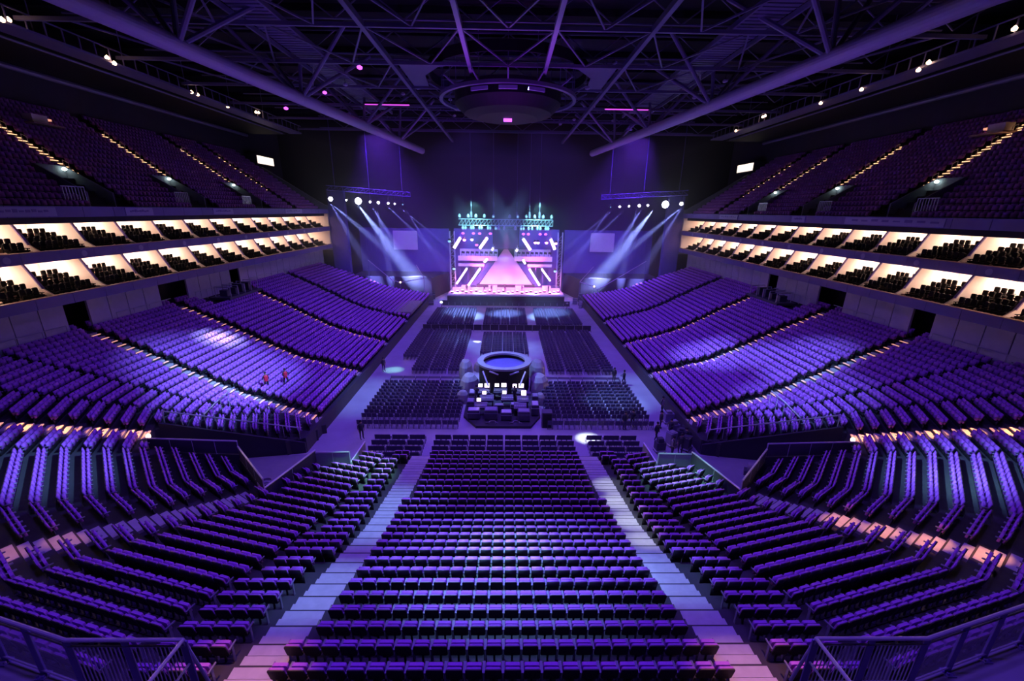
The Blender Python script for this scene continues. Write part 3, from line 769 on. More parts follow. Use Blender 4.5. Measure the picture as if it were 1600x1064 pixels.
tag(instanced('floor_chairs', floor_chair(), [(q['x'], q['y'], 0, 0) for q in others[nn:]], [M['chair']]), 'long rows of dark chairs on the floor nearer the stage', 'chair', 'dark chairs on the arena floor', 'stuff')

# low barriers across the floor
for lb, x0, x1, y, h in (('long dark barrier across the floor before the stage blocks', -13.4, 13.8, 64.9, 1.0), ('low pale barrier behind the left rear chairs', -13.2, -4.6, 44.6, .35), ('low pale barrier behind the right rear chairs', 4.6, 13.2, 44.6, .35),
                         ('black stage front barrier', -13, 13, 83.2, 1.1)):
    t = thing('crowd_barrier', lb, 'barrier')
    dkk = h > .5
    pm = MB()
    n_ = int((x1 - x0) / 1.3)
    for q in range(n_): pm.box(x0 + q * (x1 - x0) / n_ + .03, x0 + (q + 1) * (x1 - x0) / n_ - .03, y - .04, y + .04, .08, h)
    obj('panel', pm, M['dark' if dkk else 'wall'], t)
    ft = MB()
    for q in range(n_ + 1): ft.box(x0 + q * (x1 - x0) / n_ - .04, x0 + q * (x1 - x0) / n_ + .04, y - .35, y + .35, 0, .08)
    obj('foot', ft, M['case'], t)

# ------------------------------------------------------------------ front of house mixing area
struct('mixing_riser', MB().prism([(-3.9, 35.2), (-2.6, 33.2), (2.3, 33.2), (3.3, 35.2), (3.3, 40.2), (-3.9, 40.2)], 0, .25), M['dark'], 'dark octagonal riser under the mixing desks', 'riser')
t = thing('round_drum', 'big dark cylinder with a pale rim and violet top in the floor centre', 'drum', (-.15, 42.6, 0))
obj('wall_drape', MB().ring((0, 0), 2.75, 2.6, 0, 2.9, 40), M['black'], t)
obj('rim', MB().ring((0, 0), 2.95, 2.25, 2.9, 3.1, 48), M['wall'], t)
obj('inner_floor', MB().lathe((0, 0, 2.45), [(2.55, 0), (2.55, .06)], 40), M['stageside'], t)
br = MB()
for sx in (1, -1): br.beam((sx * 1.5, -2.9, 2.9), (sx * .6, -2.75, 2.5), .12).beam((sx * 2.2, -2.6, 2.8), (sx * 1.6, -3.6, 1.6), .12)
obj('bracket', br, M['steel_lit'], t)
# covered equipment heaps either side
for n_, (x, y, sx, sy, hz) in enumerate(((-4.6, 45.0, .8, 1.3, 2.3), (-3.9, 41.6, .95, 1.3, 1.9), (-4.3, 38.6, .6, .6, 1.3), (3.7, 45.2, .9, 1.3, 2.3), (3.6, 41.6, 1.0, 1.4, 1.9), (3.5, 38.3, .5, .6, 1.2), (-3.0, 47.2, .8, .7, 1.3), (2.8, 47.4, .8, .7, 1.3))):
    prof = [(1.0, 0), (1.02, hz * .35), (.9, hz * .7), (.55, hz * .92), (.12, hz)]
    mb = MB().lathe((0, 0, 0), prof, 16, sx=sx, sy=sy)
    v2 = []
    for v in mb.v:
        a = math.atan2(v[1], v[0]); w = 1 + (.14 * math.sin(a * 3 + n_ * 2) + .10 * math.sin(a * 7 + n_)) * (1.15 - v[2] / hz); v2.append((v[0] * w, v[1] * w, v[2]))
    mb.v = v2
    nm_ = ('far left', 'middle left', 'near left small', 'far right', 'middle right', 'near right small', 'rear left low', 'rear right low')[n_]
    tag(obj('covered_equipment', mb, M['cover'], loc=(x, y, 0)), 'pale cloth covered equipment heap beside the round drum, %s' % nm_, 'covered equipment', 'covered equipment by the mixing area')
# desks with screens
dsk = [(-2.2, 38.9, 1.3, 'far left'), (-.5, 39.0, 1.4, 'far centre'), (1.3, 38.9, 1.3, 'far right'), (-1.8, 37.2, 1.3, 'middle left'), (.2, 37.3, 1.2, 'middle centre'), (1.7, 37.0, 1.1, 'middle right'),
       (-2.3, 35.6, 1.2, 'near left'), (1.4, 35.5, 1.2, 'near right')]
def screen_obj(x, y, z, w, h, m, par, tiltx=-.5):
    mx = Matrix.Translation((x, y, z)) @ Matrix.Rotation(tiltx, 4, 'X')
    o = obj('monitor', MB().box(-w / 2 - .03, w / 2 + .03, 0, .05, -.03, h + .03, mx=mx), M['black'], par)
    obj('screen', MB().box(-w / 2, w / 2, -.015, 0, 0, h, mx=mx), m, o)
for n_, (x, y, w, nm_) in enumerate(dsk):
    t = thing('mixing_desk', 'black mixing desk with faders and glowing screens, %s of the riser' % nm_, 'mixing desk', (x, y, .25), group='desks on the mixing riser')
    obj('desk_body', MB().hexa([(-w / 2, -.45, .6), (w / 2, -.45, .6), (w / 2, .4, .6), (-w / 2, .4, .6)], [(-w / 2, -.45, .8), (w / 2, -.45, .8), (w / 2, .4, 1.02), (-w / 2, .4, 1.02)]), M['case'], t)
    obj('trestle', MB().box(-w / 2 + .05, -w / 2 + .15, -.35, .35, 0, .6).box(w / 2 - .15, w / 2 - .05, -.35, .35, 0, .6), M['black'], t)
    fd = MB()
    for q in range(int(w / .09)): fd.box(-w / 2 + .06 + q * .09, -w / 2 + .09 + q * .09, -.3, .1, .8, .93)
    obj('fader_strip', fd, M['steel'], t)
    if n_ < 3:
        screen_obj(-w * .27, .3, 1.12, .42, .34, M['screen'], t); screen_obj(w * .24, .3, 1.1, .5, .4, M['screen'], t)
    elif n_ in (3, 4, 6): screen_obj(random.uniform(-.3, .3), .3, 1.1, .38, .32, M['screen'], t)
    elif n_ == 5: screen_obj(.1, .3, 1.1, .46, .5, M['screen'], t)
for n_, (x, y, w, d, h) in enumerate(((-3.3, 36.2, .7, 1.0, 1.1), (-2.9, 34.7, 1.1, .8, .9), (-1.3, 34.6, 1.2, .9, 1.0), (.1, 34.5, 1.0, .8, .8), (1.7, 34.3, 1.1, .8, 1.0), (2.8, 35.6, .7, 1.1, 1.1), (-.6, 36.0, .9, .6, .75), (.9, 35.9, .8, .6, .9), (2.9, 37.2, .6, .9, 1.2), (-3.3, 38, .6, 1.1, 1.2))):
    nm_ = ('left edge', 'front left', 'front centre left', 'front centre', 'front right', 'right edge', 'inner left', 'inner right', 'rear right edge', 'rear left edge')[n_]
    t = thing('flight_case', 'dark wheeled flight case with metal edges, %s of the mixing riser' % nm_, 'flight case', (x, y, .25), group='flight cases on the mixing riser')
    obj('case_body', MB().rbox(-w / 2, w / 2, -d / 2, d / 2, .1, h, .04, axis='z'), M['case'], t); obj('lid', MB().box(-w / 2 - .01, w / 2 + .01, -d / 2 - .01, d / 2 + .01, h * .72, h * .76).box(-w / 2 + .08, w / 2 - .08, -d / 2 + .08, d / 2 - .08, h, h + .04), M['rail'] if n_ % 2 else M['steel'], t)
    wh = MB()
    for sx in (-1, 1):
        for sy in (-1, 1): wh.tube((sx * (w / 2 - .1) - .03, sy * (d / 2 - .1), .05), (sx * (w / 2 - .1) + .03, sy * (d / 2 - .1), .05), .05, 8)
    obj('wheel', wh, M['black'], t)
for n_, x in enumerate((-1.15, 1.0)):   # two headphone-like loops on the near edge
    t = thing('cable_coil', 'pale coiled cable on the near edge of the mixing riser, %s' % ('left' if x < 0 else 'right'), 'cable', (x, 33.75, .27), group='cable coils on the riser')
    obj('coil', MB().ring((0, 0), .34, .26, 0, .08, 20, a0=-.3, a1=PI + .3), M['cover'], t); obj('loose_end', MB().tube((-.3, 0, .04), (-.62, -.1, .04), .035, 6).tube((.3, 0, .04), (.5, -.12, .04), .035, 6), M['cover'], t)
t = thing('speaker_stack', 'tall dark speaker cabinet standing right of the mixing riser', 'speaker', (3.75, 33.7, 0))
obj('cabinet', MB().rbox(-.45, .45, -.4, .4, 0, 1.5, .06, axis='z'), M['case'], t); obj('grille', MB().box(-.38, .38, -.43, -.4, .1, 1.4), M['black'], t)
# stage side clutter
nc = 0
for s in (1, -1):
    for q in range(11):
        x = s * random.uniform(14.3, 21); y = random.uniform(79.5, 86); 
        if abs(x) > 15 and y < 83: y = random.uniform(83, 87)
        w, d, h = random.uniform(.6, 1.2), random.uniform(.6, 1.1), random.uniform(.7, 1.8)
        t = thing('equipment_case', 'dark equipment case beside the %s end of the stage, one of a cluster' % ('right' if s > 0 else 'left'), 'case', (x, 89.4 + (y - 86) * .5 if abs(x) > 15.6 else y, 0), random.uniform(-.4, .4), group='cases beside the %s end of the stage' % ('right' if s > 0 else 'left'))
        obj('case_body', MB().rbox(-w / 2, w / 2, -d / 2, d / 2, .08, h, .04, axis='z'), M['case'] if q % 3 else M['steel'], t); obj('lid', MB().box(-w / 2 - .01, w / 2 + .01, -d / 2 - .01, d / 2 + .01, h * .7, h * .75), M['rail'], t)
for n_, (x, y) in enumerate(((-12.6, 79.5), (11.9, 79.5))):
    t = thing('floor_lamp', 'small bright white work lamp on a stand at the %s front of the stage blocks' % ('left' if x < 0 else 'right'), 'lamp', (x, y, 0))
    obj('stand', MB().tube((0, 0, 0), (0, 0, 1.4), .05, 6), M['black'], t); obj('lamp_head', MB().lathe((0, 0, 1.5), [(.03, -.2), (.22, -.1), (.26, 0), (.22, .1), (.03, .2)], 12), M['greenish'] if x < 0 else M['cover'], t)
struct('side_deck', MB().prism([(-21.5, 69.5), (-16.2, 69.5), (-16.2, 79), (-19, 79)], 1.5, 1.9), M['cover'], 'pale empty deck among the far rows of the left stand', 'deck')

# ------------------------------------------------------------------ stage
YS = 86.5
t = thing('stage_platform', 'wide black stage platform with a pale reflective top', 'stage')
obj('deck', MB().box(-12.4, 12.3, YS, 100, 1.35, 1.6), M['stage'], t); obj('front_skirt', MB().box(-12.4, 12.3, YS, YS + .15, 0, 1.35), M['black'], t)
t = thing('stage_riser', 'long low pale riser catching the footlights across the stage', 'riser')
rs = MB()
for q in range(12): rs.box(-11.8 + q * 1.97, -9.9 + q * 1.97, 90.9, 91.7, 1.6, 2.35 + .5 * (q % 3 == 1))
obj('riser_front', rs, M['cloth'], t)
# centre triangle ramp
t = thing('stage_ramp', 'tall pink-lit triangular ramp rising at the centre of the stage', 'stage ramp')
ya, yb = 95.6, 92.6
obj('face', MB().add([(-6.0, yb, 2.9), (5.75, yb, 2.9), (0., ya, 10.7), (-.35, ya, 10.7), (-6.0, ya + .4, 2.9), (5.75, ya + .4, 2.9), (0., ya + .4, 10.7), (-.35, ya + .4, 10.7)],
                     [(0, 1, 2, 3), (5, 4, 7, 6), (0, 3, 7, 4), (1, 5, 6, 2), (3, 2, 6, 7), (0, 4, 5, 1)]), M['cloth'], t)
obj('base_step', MB().box(-6.6, 6.3, 91.8, 96, 1.6, 2.9), M['dark'], t)
for s in (1, -1):
    st = MB()
    for k in range(16):
        f = k / 22; z = 2.9 + f * 6.6; x = s * (7.0 - f * 5.0) - .12; st.box(x - .75, x + .75, yb + f * 2.6 - .1, yb + f * 2.6 + .35, z - .35, z)
        if k % 3 == 0: st.box(x + s * .7, x + s * .76, yb + f * 2.6, yb + f * 2.6 + .06, z, z + 1)
    o = thing('stage_stairs', 'steep dark staircase climbing along the %s edge of the pink ramp' % ('right' if s > 0 else 'left'), 'stairs')
    obj('treads', st, M['stageside'], o)
    # band balcony
    sd = 'right' if s > 0 else 'left'
    o = thing('band_balcony', 'raised band balcony on the %s half of the stage with pink front' % sd, 'balcony')
    xa, xb = sorted((s * 1.9 - .15, s * 10.4 - .3))
    obj('deck', MB().box(xa, xb, 93.5, 97.5, 7.95, 8.2), M['stageside'], o)
    obj('front_cloth', MB().box(xa, xb, 93.35, 93.5, 7.95, 9.0), M['cloth'], o)
    obj('back_cloth', MB().box(xa, xb, 97.3, 97.5, 8.2, 10.2), M['cloth'], o)
    xc, xd = sorted((s * 4.8 - .15, s * 10.4 - .3)); obj('lower_beam', MB().box(xc, xd, 93.4, 93.7, 6.7, 7.3), M['cloth'], o)
    lg = MB()
    for x in np.linspace(xc + .3, xd - .3, 4): lg.beam((x, 94, 1.6), (x, 94, 7.95), .18).beam((x, 97, 1.6), (x, 97, 7.95), .18)
    obj('leg', lg, M['stageside'], o)
    am = 0
    for q in range(8):
        x = xa + .7 + q * (xb - xa - 1.4) / 7
        oo = thing('instrument_stand', 'dark instrument stand on the %s band balcony, %s from its outer end' % (sd, ordn(q + 1 if s < 0 else 8 - q)), 'instrument stand', (x, 94.6, 8.2), group='instrument stands on the balconies')
        obj('stand_pole', MB().tube((0, 0, 0), (0, 0, 1.3), .05, 6).tube((-.3, 0, 0), (0, 0, .5), .04, 5).tube((.3, 0, 0), (0, 0, .5), .04, 5), M['black'], oo)
        obj('desk_top', MB().box(-.35, .35, -.05, .2, 1.25, 1.7, mx=Matrix.Rotation(.2, 4, 'Y')), M['black'], oo)
    # portal columns
    o = thing('lighting_tower', 'tall latticed lighting tower at the %s end of the stage' % sd, 'tower')
    x = s * 11.9 - .1; cm_ = MB()
    for dx in (-.5, .5):
        for dy in (0, 1): cm_.beam((x + dx, 93.5 + dy, 1.6), (x + dx, 93.5 + dy, 14.2), .14)
    for q in range(10):
        z = 1.8 + q * 1.2; cm_.beam((x - .5, 93.5, z), (x + .5, 93.5, z + 1.2), .08).beam((x + .5, 93.5, z), (x - .5, 93.5, z), .08)
    obj('lattice', cm_, M['stone'], o)
    # back panel of side bays
    struct('stage_back_panel', MB().box(*sorted((s * 2.9, s * 12.2)), 99.2, 99.4, 1.6, 14.6), M['stageside'], 'violet back panel of the %s half of the stage set' % sd, 'panel')
# dark screen
t = thing('hanging_screen', 'dark square video screen hanging above the pink ramp', 'screen')
obj('frame', MB().box(-3.0, 2.7, 93.0, 93.3, 10.55, 15.1), M['black'], t); obj('screen_face', MB().box(-2.85, 2.55, 92.95, 93.0, 10.7, 14.95), M['dimglass'], t)
# light tubes
TB = [((-9.87, 13.01), (-11.24, 10.87), .3, 91), ((-4.12, 13.08), (-5.77, 10.83), .3, 91), ((3.49, 12.96), (5.08, 10.63), .3, 91), ((9.38, 12.92), (10.35, 10.8), .3, 91), ((-4.14, 8.68), (-4.81, 7.91), .22, 91), ((3.58, 8.55), (4.05, 7.68), .22, 91),
      ((-8.5, 6.68), (-10.78, 3.35), .19, 90), ((-5.64, 6.71), (-8.23, 3.04), .22, 90), ((4.91, 6.72), (7.22, 3.21), .22, 90), ((7.55, 6.75), (9.52, 4.23), .19, 90), ((-2.9, 10.9), (-3.2, 10.4), .22, 92), ((2.3, 10.7), (2.1, 10.2), .22, 92)]
for n_, (a, b, r, y) in enumerate(TB):
    nm_ = ('upper outer left', 'upper inner left', 'upper inner right', 'upper outer right', 'small left below balcony', 'small right below balcony', 'lower outer left', 'lower inner left', 'lower inner right', 'lower outer right', 'tiny left of screen', 'tiny right of screen')[n_]
    t = thing('light_tube', 'slanted glowing white light tube on the stage set, %s' % nm_, 'light tube', (0, 0, 0), group='slanted white light tubes')
    obj('tube_glass', MB().tube((a[0], y, a[1]), (b[0], y, b[1]), r, 10), M['white_led'], t)
    obj('hanger', MB().tube((a[0], y, a[1]), (a[0], y, a[1] + .8), .04, 5).box(a[0] - .3, a[0] + .3, y - .05, y + .25, a[1] + .1, a[1] + .3), M['stone'], t)
for n_, (x, z, m_) in enumerate(((-9.0, 12.6, 'pink_led'), (-7.4, 12.7, 'white_led'), (-6.4, 11.6, 'mag_led'), (6.7, 12.2, 'white_led'), (8.5, 12.2, 'pink_led'), (10.5, 12.1, 'pink_led'), (-12.2, 12.3, 'cyan'), (-11.4, 6.5, 'cyan'), (10.6, 6.2, 'cyan'), (6.1, 12.2, 'pink_led'))):
    t = thing('stage_spotlight', 'small round moving lamp glowing on the stage set, hung %s of the screen' % ('left' if x < 0 else 'right'), 'spotlight', (x, 91, z), group='small lamps %s of the screen' % ('left' if x < 0 else 'right'))
    obj('lamp_body', MB().lathe((0, 0, 0), [(.1, -.1), (.34, 0), (.34, .3), (.12, .55)], 10), M['black'], t); obj('lens', MB().lathe((0, -.1, 0), [(.05, -.3), (.3, -.2), (.32, .1), (.05, .25)], 10), M[m_], t)
# overhead truss with fixtures
t = thing('stage_truss', 'long overhead truss above the stage packed with lamps', 'truss', (0, 88, 0))
tr = MB()
for z in (15.7, 16.9):
    for y in (-.5, .5): tr.tube((-9.8, y, z), (9.3, y, z), .11, 6)
for q in range(26):
    x = -9.8 + q * .735; tr.tube((x, -.5, 15.7), (x + .735, -.5, 16.9), .06, 5).tube((x + .735, -.5, 16.9), (x + .735, -.5, 15.7), .06, 5)
obj('lattice', tr, M['stone'], t)
for x in (-7.2, -2.7, 2.0, 4.6, 6.6):
    obj('hoist_chain', MB().tube((x, 0, 17), (x, 0, 33), .05, 5).box(x - .2, x + .2, -.2, .2, 17.2, 18.4).box(x - .15, x + .15, -.15, .15, 19.4, 20.3), M['steel'], t)
random.seed(3)
for q in range(34):
    x = -9.5 + q * .56 + random.uniform(-.1, .1)
    if abs(x) < 1.4 and q % 2: continue
    up_ = q % 3 == 0
    z = 17.5 if up_ else 15.2
    lb = obj('lamp_body', MB().lathe((0, 0, 0), [(.1, -.35), (.28, -.3), (.32, .1), (.16, .38), (.04, .45)] , 10), M['stone'], t, loc=(x, -.6, z - 88 * 0))
    obj('lens', MB().lathe((0, -.3, -.05), [(.04, -.2), (.17, -.1), (.17, .1), (.04, .2)], 8), M['cyan'] if abs(x) > 2 else M['stone'], lb)
    if not up_ and abs(x) > 3 and q % 2:
        obj('lens', MB().lathe((0, 0, -1.1), [(.05, -.2), (.3, -.1), (.3, .12), (.05, .25)], 8), M['mag_led'] if q % 4 else M['pink_led'], lb)
# footlights along the stage
for q in range(24):
    x = -11.6 + q * 1.0
    t = thing('stage_footlight', 'low bright footlight on the stage deck, %s from the left end' % ordn(q + 1), 'footlight', (x, 88.6 + (q % 3) * .9, 1.6), group='footlights on the stage')
    obj('housing', MB().box(-.28, .28, -.15, .2, 0, .3), M['black'], t); obj('lens', MB().box(-.24, .24, -.1, .12, .3, .42), M['pink_led' if q % 3 else 'white_led'], t)
# side hung rigs
def rig(s):
    sd = 'right' if s > 0 else 'left'
    P_ = (Vector((s * 33.6 + (.4 if s > 0 else 0), 82.5, 21.9)), Vector((s * 18.9 - .2, 87, 21.0)))
    t = thing('lighting_truss', 'slim hung truss carrying bright spotlights over the %s stand end' % sd, 'truss')
    mb = MB(); dz = Vector((0, 0, .8))
    mb.tube(P_[0], P_[1], .09, 6).tube(P_[0] + dz, P_[1] + dz, .09, 6)
    for q in range(16):
        a = P_[0].lerp(P_[1], q / 16); b = P_[0].lerp(P_[1], (q + 1) / 16); mb.tube(a, b + dz, .05, 5).tube(b + dz, b, .05, 5)
    for f in (.1, .5, .9): a = P_[0].lerp(P_[1], f); mb.tube(a, a + Vector((0, 0, 12)), .04, 5)
    obj('lattice', mb, M['stageside'], t)
    # lamps
    xs = [(.04, .40, 'lens_s'), (.22, .16, 'lens_s'), (.36, .62, 'lens'), (.50, .2, 'lens_s'), (.60, .26, 'lens_s'), (.72, .2, 'lens_s'), (.80, .17, 'lens_s'), (.9, .13, 'cyan')]
    if s > 0: xs = [(.06, .34, 'lens_s'), (.24, .66, 'lens'), (.44, .2, 'lens_s'), (.54, .27, 'lens_s'), (.66, .18, 'lens_s'), (.77, .2, 'lens_s'), (.88, .12, 'cyan')]
    for n_, (f, r, m_) in enumerate(xs):
        c = P_[0].lerp(P_[1], f) + Vector((0, -.1, -1.55))
        o = thing('spotlight', '%s spotlight hung below the %s truss, %s from its outer end' % ('large dazzling' if m_ == 'lens' else 'small bright', sd, ordn(n_ + 1)), 'spotlight', c, group='spotlights on the side trusses')
        obj('yoke', MB().tube((0, 0, .1), (0, 0, 1.5), .05, 6).box(-.3, .3, -.04, .04, .3, .4), M['black'], o)
        obj('lamp_body', MB().lathe((0, .25, 0), [(.1, -.1), (.3, 0), (.26, .4), (.1, .5)], 10), M['black'], o)
        obj('lens', MB().lathe((0, 0, 0), [(r * .15, -r), (r * .7, -r * .7), (r, 0), (r * .7, r * .7), (r * .15, r)], 14), M[m_], o)
rig(1); rig(-1)
# side of stage: rear facade with panels, rails
for s in (1, -1):
    sd = 'right' if s > 0 else 'left'
    mb = MB().box(*sorted((s * 13.5, s * 34.2)), 100, 100.3, 0, 14.5)
    for x in np.arange(24, 33, 1.1): mb.box(*sorted((s * x, s * (x + .12))), 99.9, 100, 9.2, 13.4)
    struct('wall_back_%s' % sd, mb, M['stageside'], 'violet rear wall behind the %s end of the stand' % sd, 'wall')
    tag(obj('side_screen', MB().rbox(*sorted((s * 19.6 - (1.2 if s < 0 else 0), s * 25.2 - (1.2 if s < 0 else 0))), 99.7, 99.9, 9.6, 13.9, .1, axis='y'), M['panel']), 'plain pale rectangular side screen behind the %s lighting beams' % sd, 'screen')
    struct('dark_stand', MB().prism([(s * 16.2, 89), (s * 34, 89), (s * 34, 99.5), (s * 13.6, 99.5)][::s], 0, 4.6), M['dark'], 'dark empty stand block behind the %s side of the stage' % sd, 'stand')
    pts = [(s * 27.6, 84.2, 8.9), (s * 22.9, 84, 4.9), (s * 21.4, 84, 4.55), (s * 16.6, 84, 5.4), (s * 18.2, 85, 7.9)]
    if s > 0: pts = [(28.0, 84, 9.3), (18.6, 84, 3.4), (17.9, 84, 4.1), (14.9, 84, 5.0), (17.8, 85.5, 7.9)]
    t = thing('edge_strip', 'thin kinked pipe rail catching pink light %s of the stage' % sd, 'rail')
    mb = MB()
    for a, b in zip(pts, pts[1:]): mb.tube(a, b, .07, 6)
    obj('pipe', mb, M['rail'], t)
    po = MB()
    for p in pts[:4]: po.tube(p, (p[0], p[1], 1.2 if abs(p[0]) < 20 else 2.4), .05, 6)
    obj('post', po, M['stageside'], t)
    obj('lamp', MB().lathe((pts[2][0], 84, pts[2][2]), [(.03, -.2), (.2, 0), (.03, .2)], 10), M['warm'], t)

# technical camera position at the back of the side stands
for s in (1, -1):
    sd = 'right' if s > 0 else 'left'
    t = thing('camera_position', 'dark equipment position with pale frames at the top of the %s side stand' % sd, 'equipment', (s * 37.4, 58, 7.0))
    obj('deck', MB().box(-1.3, 1.3, -4, 3.4, 0, .3), M['case'], t)
    fr = MB()
    for y in (-3.4, -1.8, -.3, 1.2, 2.8): fr.tube((-s * 1.1, y, .3), (-s * 1.1, y, 1.5), .06, 6).tube((s * .9, y, .3), (s * .9, y, 1.6), .06, 6).tube((-s * 1.1, y, 1.5), (s * .9, y, 1.6), .06, 6)
    obj('frame', fr, M['rail'], t)
    for y in (-2.8, -1.0, .5, 2.0): obj('equipment_box', MB().rbox(-.5, .5, y - .4, y + .4, .3, 1.1 + .3 * (y > 0), .08, axis='z'), M['case'], t)

# ------------------------------------------------------------------ people
def person_mesh(pose=0):
    """one continuous skinned body, feet at z = 0, facing -y"""
    V = []; E = []; R = []
    def v(p, r, par=None):
        V.append(p); R.append(r); k = len(V) - 1
        if par is not None: E.append((par, k))
        return k
    sw = (0, .16, .08, -.12)[pose]
    pel = v((0, 0, .95), .14); ch = v((0, .01, 1.22), .15, pel); sh_ = v((0, .0, 1.42), .12, ch); nk = v((0, -.01, 1.52), .055, sh_); hd = v((0, -.03, 1.62), .095, nk); tp_ = v((0, -.02, 1.72), .08, hd)
    for sx in (1, -1):
        hip = v((sx * .1, 0, .88), .1, pel); kn = v((sx * .12, -sw * sx * .9, .5), .068, hip); an = v((sx * .12, sw * sx * .4, .09), .045, kn); v((sx * .13, sw * sx * .4 - .16, .04), .04, an)
        so = v((sx * .19, 0, 1.4), .062, sh_)
        if pose == 1: el = v((sx * .27, -.05, 1.15), .048, so); ha = v((sx * .16, -.3, 1.1), .036, el)
        elif pose == 2 and sx > 0: el = v((sx * .34, -.1, 1.3), .048, so); ha = v((sx * .3, -.3, 1.5), .036, el)
        else: el = v((sx * .26, .04, 1.13), .048, so); ha = v((sx * .25, -.06, .88), .036, el)
        hp_ = Vector(V[ha]); dr = (hp_ - Vector(V[el])).normalized()
        pa = v(tuple(hp_ + dr * .07), .03, ha)
        for f in (-1.5, -.5, .5, 1.5): v(tuple(hp_ + dr * (.14 + .01 * (1 - abs(f) / 2)) + Vector((0, f * .018, 0))), .009, pa)
        v(tuple(hp_ + dr * .08 + Vector((0, -.045, 0))), .011, ha)
    me = bpy.data.meshes.new('body'); me.from_pydata(V, E, [])
    o = bpy.data.objects.new('body_tmp', me); COL.objects.link(o)
    m_ = o.modifiers.new('s', 'SKIN'); m_.use_smooth_shade = True
    for k, r in enumerate(R): me.skin_vertices[0].data[k].radius = (r, r)
    me.skin_vertices[0].data[0].use_root = True
    s2 = o.modifiers.new('u', 'SUBSURF'); s2.levels = 1; s2.render_levels = 1
    dg = bpy.context.evaluated_depsgraph_get(); ev = o.evaluated_get(dg)
    out = bpy.data.meshes.new_from_object(ev); bpy.data.objects.remove(o)
    out.name = 'person_body'; return out
poses = [person_mesh(k) for k in range(4)]
for me in poses:
    me.materials.clear(); me.materials.append(M['skin']); me.materials.append(M['cloth_dark'])
    for p in me.polygons: p.material_index = 0 if (p.center.z > 1.5 or (abs(p.center.x) > .2 and p.center.z < 1.0 and p.center.z > .7)) else 1
    
hair = MB().lathe((0, 0, 1.68), [(.1, -.05), (.115, .02), (.09, .09), (.03, .125)], 10).mesh('hair', M['black'])
def jacket():
    return MB().lathe((0, 0, 0), [(.17, .86), (.185, 1.0), (.19, 1.2), (.185, 1.36), (.10, 1.47)], 14, sx=1.05, sy=.86)
jm = {k: jacket().mesh('jacket', M[k]) for k in ('cloth_dark', 'red', 'case', 'cover')}
def person(x, y, z, rz, pose, label, jk='cloth_dark', group=None):
    t = thing('person', label, 'person', (x, y, z), rz, group)
    obj('body', poses[pose], None, t); obj('hair', hair, None, t); obj('jacket', jm[jk], None, t)
PP = [(10.7, 33.2, 0, .3, 0, 'person in dark clothes standing by the right back row, nearer the mixing riser'), (11.5, 33.6, 0, -.4, 1, 'person in dark clothes beside another at the right back row, nearer the stand'),
      (14.0, 33.4, 0, 1.2, 0, 'person in dark clothes standing at the foot of the right stand'), (14.3, 31.9, 0, -.9, 1, 'person in dark clothes with hands forward by the right corner entrance'),
      (12.9, 31.3, 0, .5, 3, 'person in dark clothes walking beside the right front chairs'), (15.0, 30.4, 0, 2.4, 0, 'person in dark clothes with back turned in the right corner entrance'),
      (14.2, 29.4, 0, -.3, 2, 'person in dark clothes raising an arm in the right corner entrance'), (13.4, 29.0, 0, 1.4, 0, 'person in grey top standing just behind the right railing'),
      (12.4, 44.0, 0, .2, 0, 'person in dark clothes near the far corner of the right rear chairs'), (13.3, 43.2, 0, -2, 1, 'person in dark clothes leaning by the barrier near the right stand'),
      (15.2, 36.4, 0, .8, 3, 'person in pale jacket walking along the foot of the right stand'), (-14.6, 46.8, 0, .8, 0, 'person in dark clothes walking along the foot of the left stand'),
      (-12.1, 31.3, 0, .8, 0, 'person in dark clothes at the left end of the front floor chairs'),
      (-2.9, 38.2, .25, 3.0, 1, 'person in dark clothes working at the left mixing desks'), (.9, 38.1, .25, 3.2, 1, 'person in dark clothes working at the centre mixing desks'),
      (-22.7, 36.8, 2.05, .9, 0, 'person in a red jacket standing in the left side stand'), (-21.5, 38.0, 1.95, .9, 1, 'person in a dark red jacket lower in the left side stand')]
for n_, (x, y, z, rz, ps, lb) in enumerate(PP): person(x, y, z, rz, ps, lb, 'red' if 'red' in lb else ('cover' if 'pale' in lb or 'grey' in lb else 'cloth_dark'), 'people by the right corner entrance' if n_ < 8 else None)
for n_, x in enumerate((-8.6, -4.8, -3.2, -.3, 3.4, 9.2)):
    person(x, 89.9, 1.6, .3 * n_, n_ % 3, 'dark clad crew member on the stage, %s from the left' % ordn(n_ + 1), group='crew on the stage')
for q, (x, y, rz) in enumerate(((14.9, 32.6, .2), (15.0, 31.2, -.3), (13.9, 30.6, .5), (12.6, 29.6, .1), (15.1, 34.4, 0), (14.9, 29.9, .8))):
    t = thing('equipment_trolley', 'dark loaded trolley crowded at the right corner entrance, %s of the cluster' % ordn(q + 1), 'trolley', (x, y, 0), rz, group='trolleys at the right corner entrance')
    obj('load', MB().rbox(-.4, .4, -.3, .3, .25, .9 + .15 * (q % 3), .06, axis='z').box(-.25, .2, -.2, .2, .9, 1.25), M['case' if q % 2 else 'steel'], t)
    obj('base', MB().box(-.45, .45, -.34, .34, .15, .25), M['rail'], t)
    for sx in (-.35, .35):
        for sy in (-.25, .25): obj('wheel', MB().tube((sx - .03, sy, .08), (sx + .03, sy, .08), .08, 8), M['black'], t)
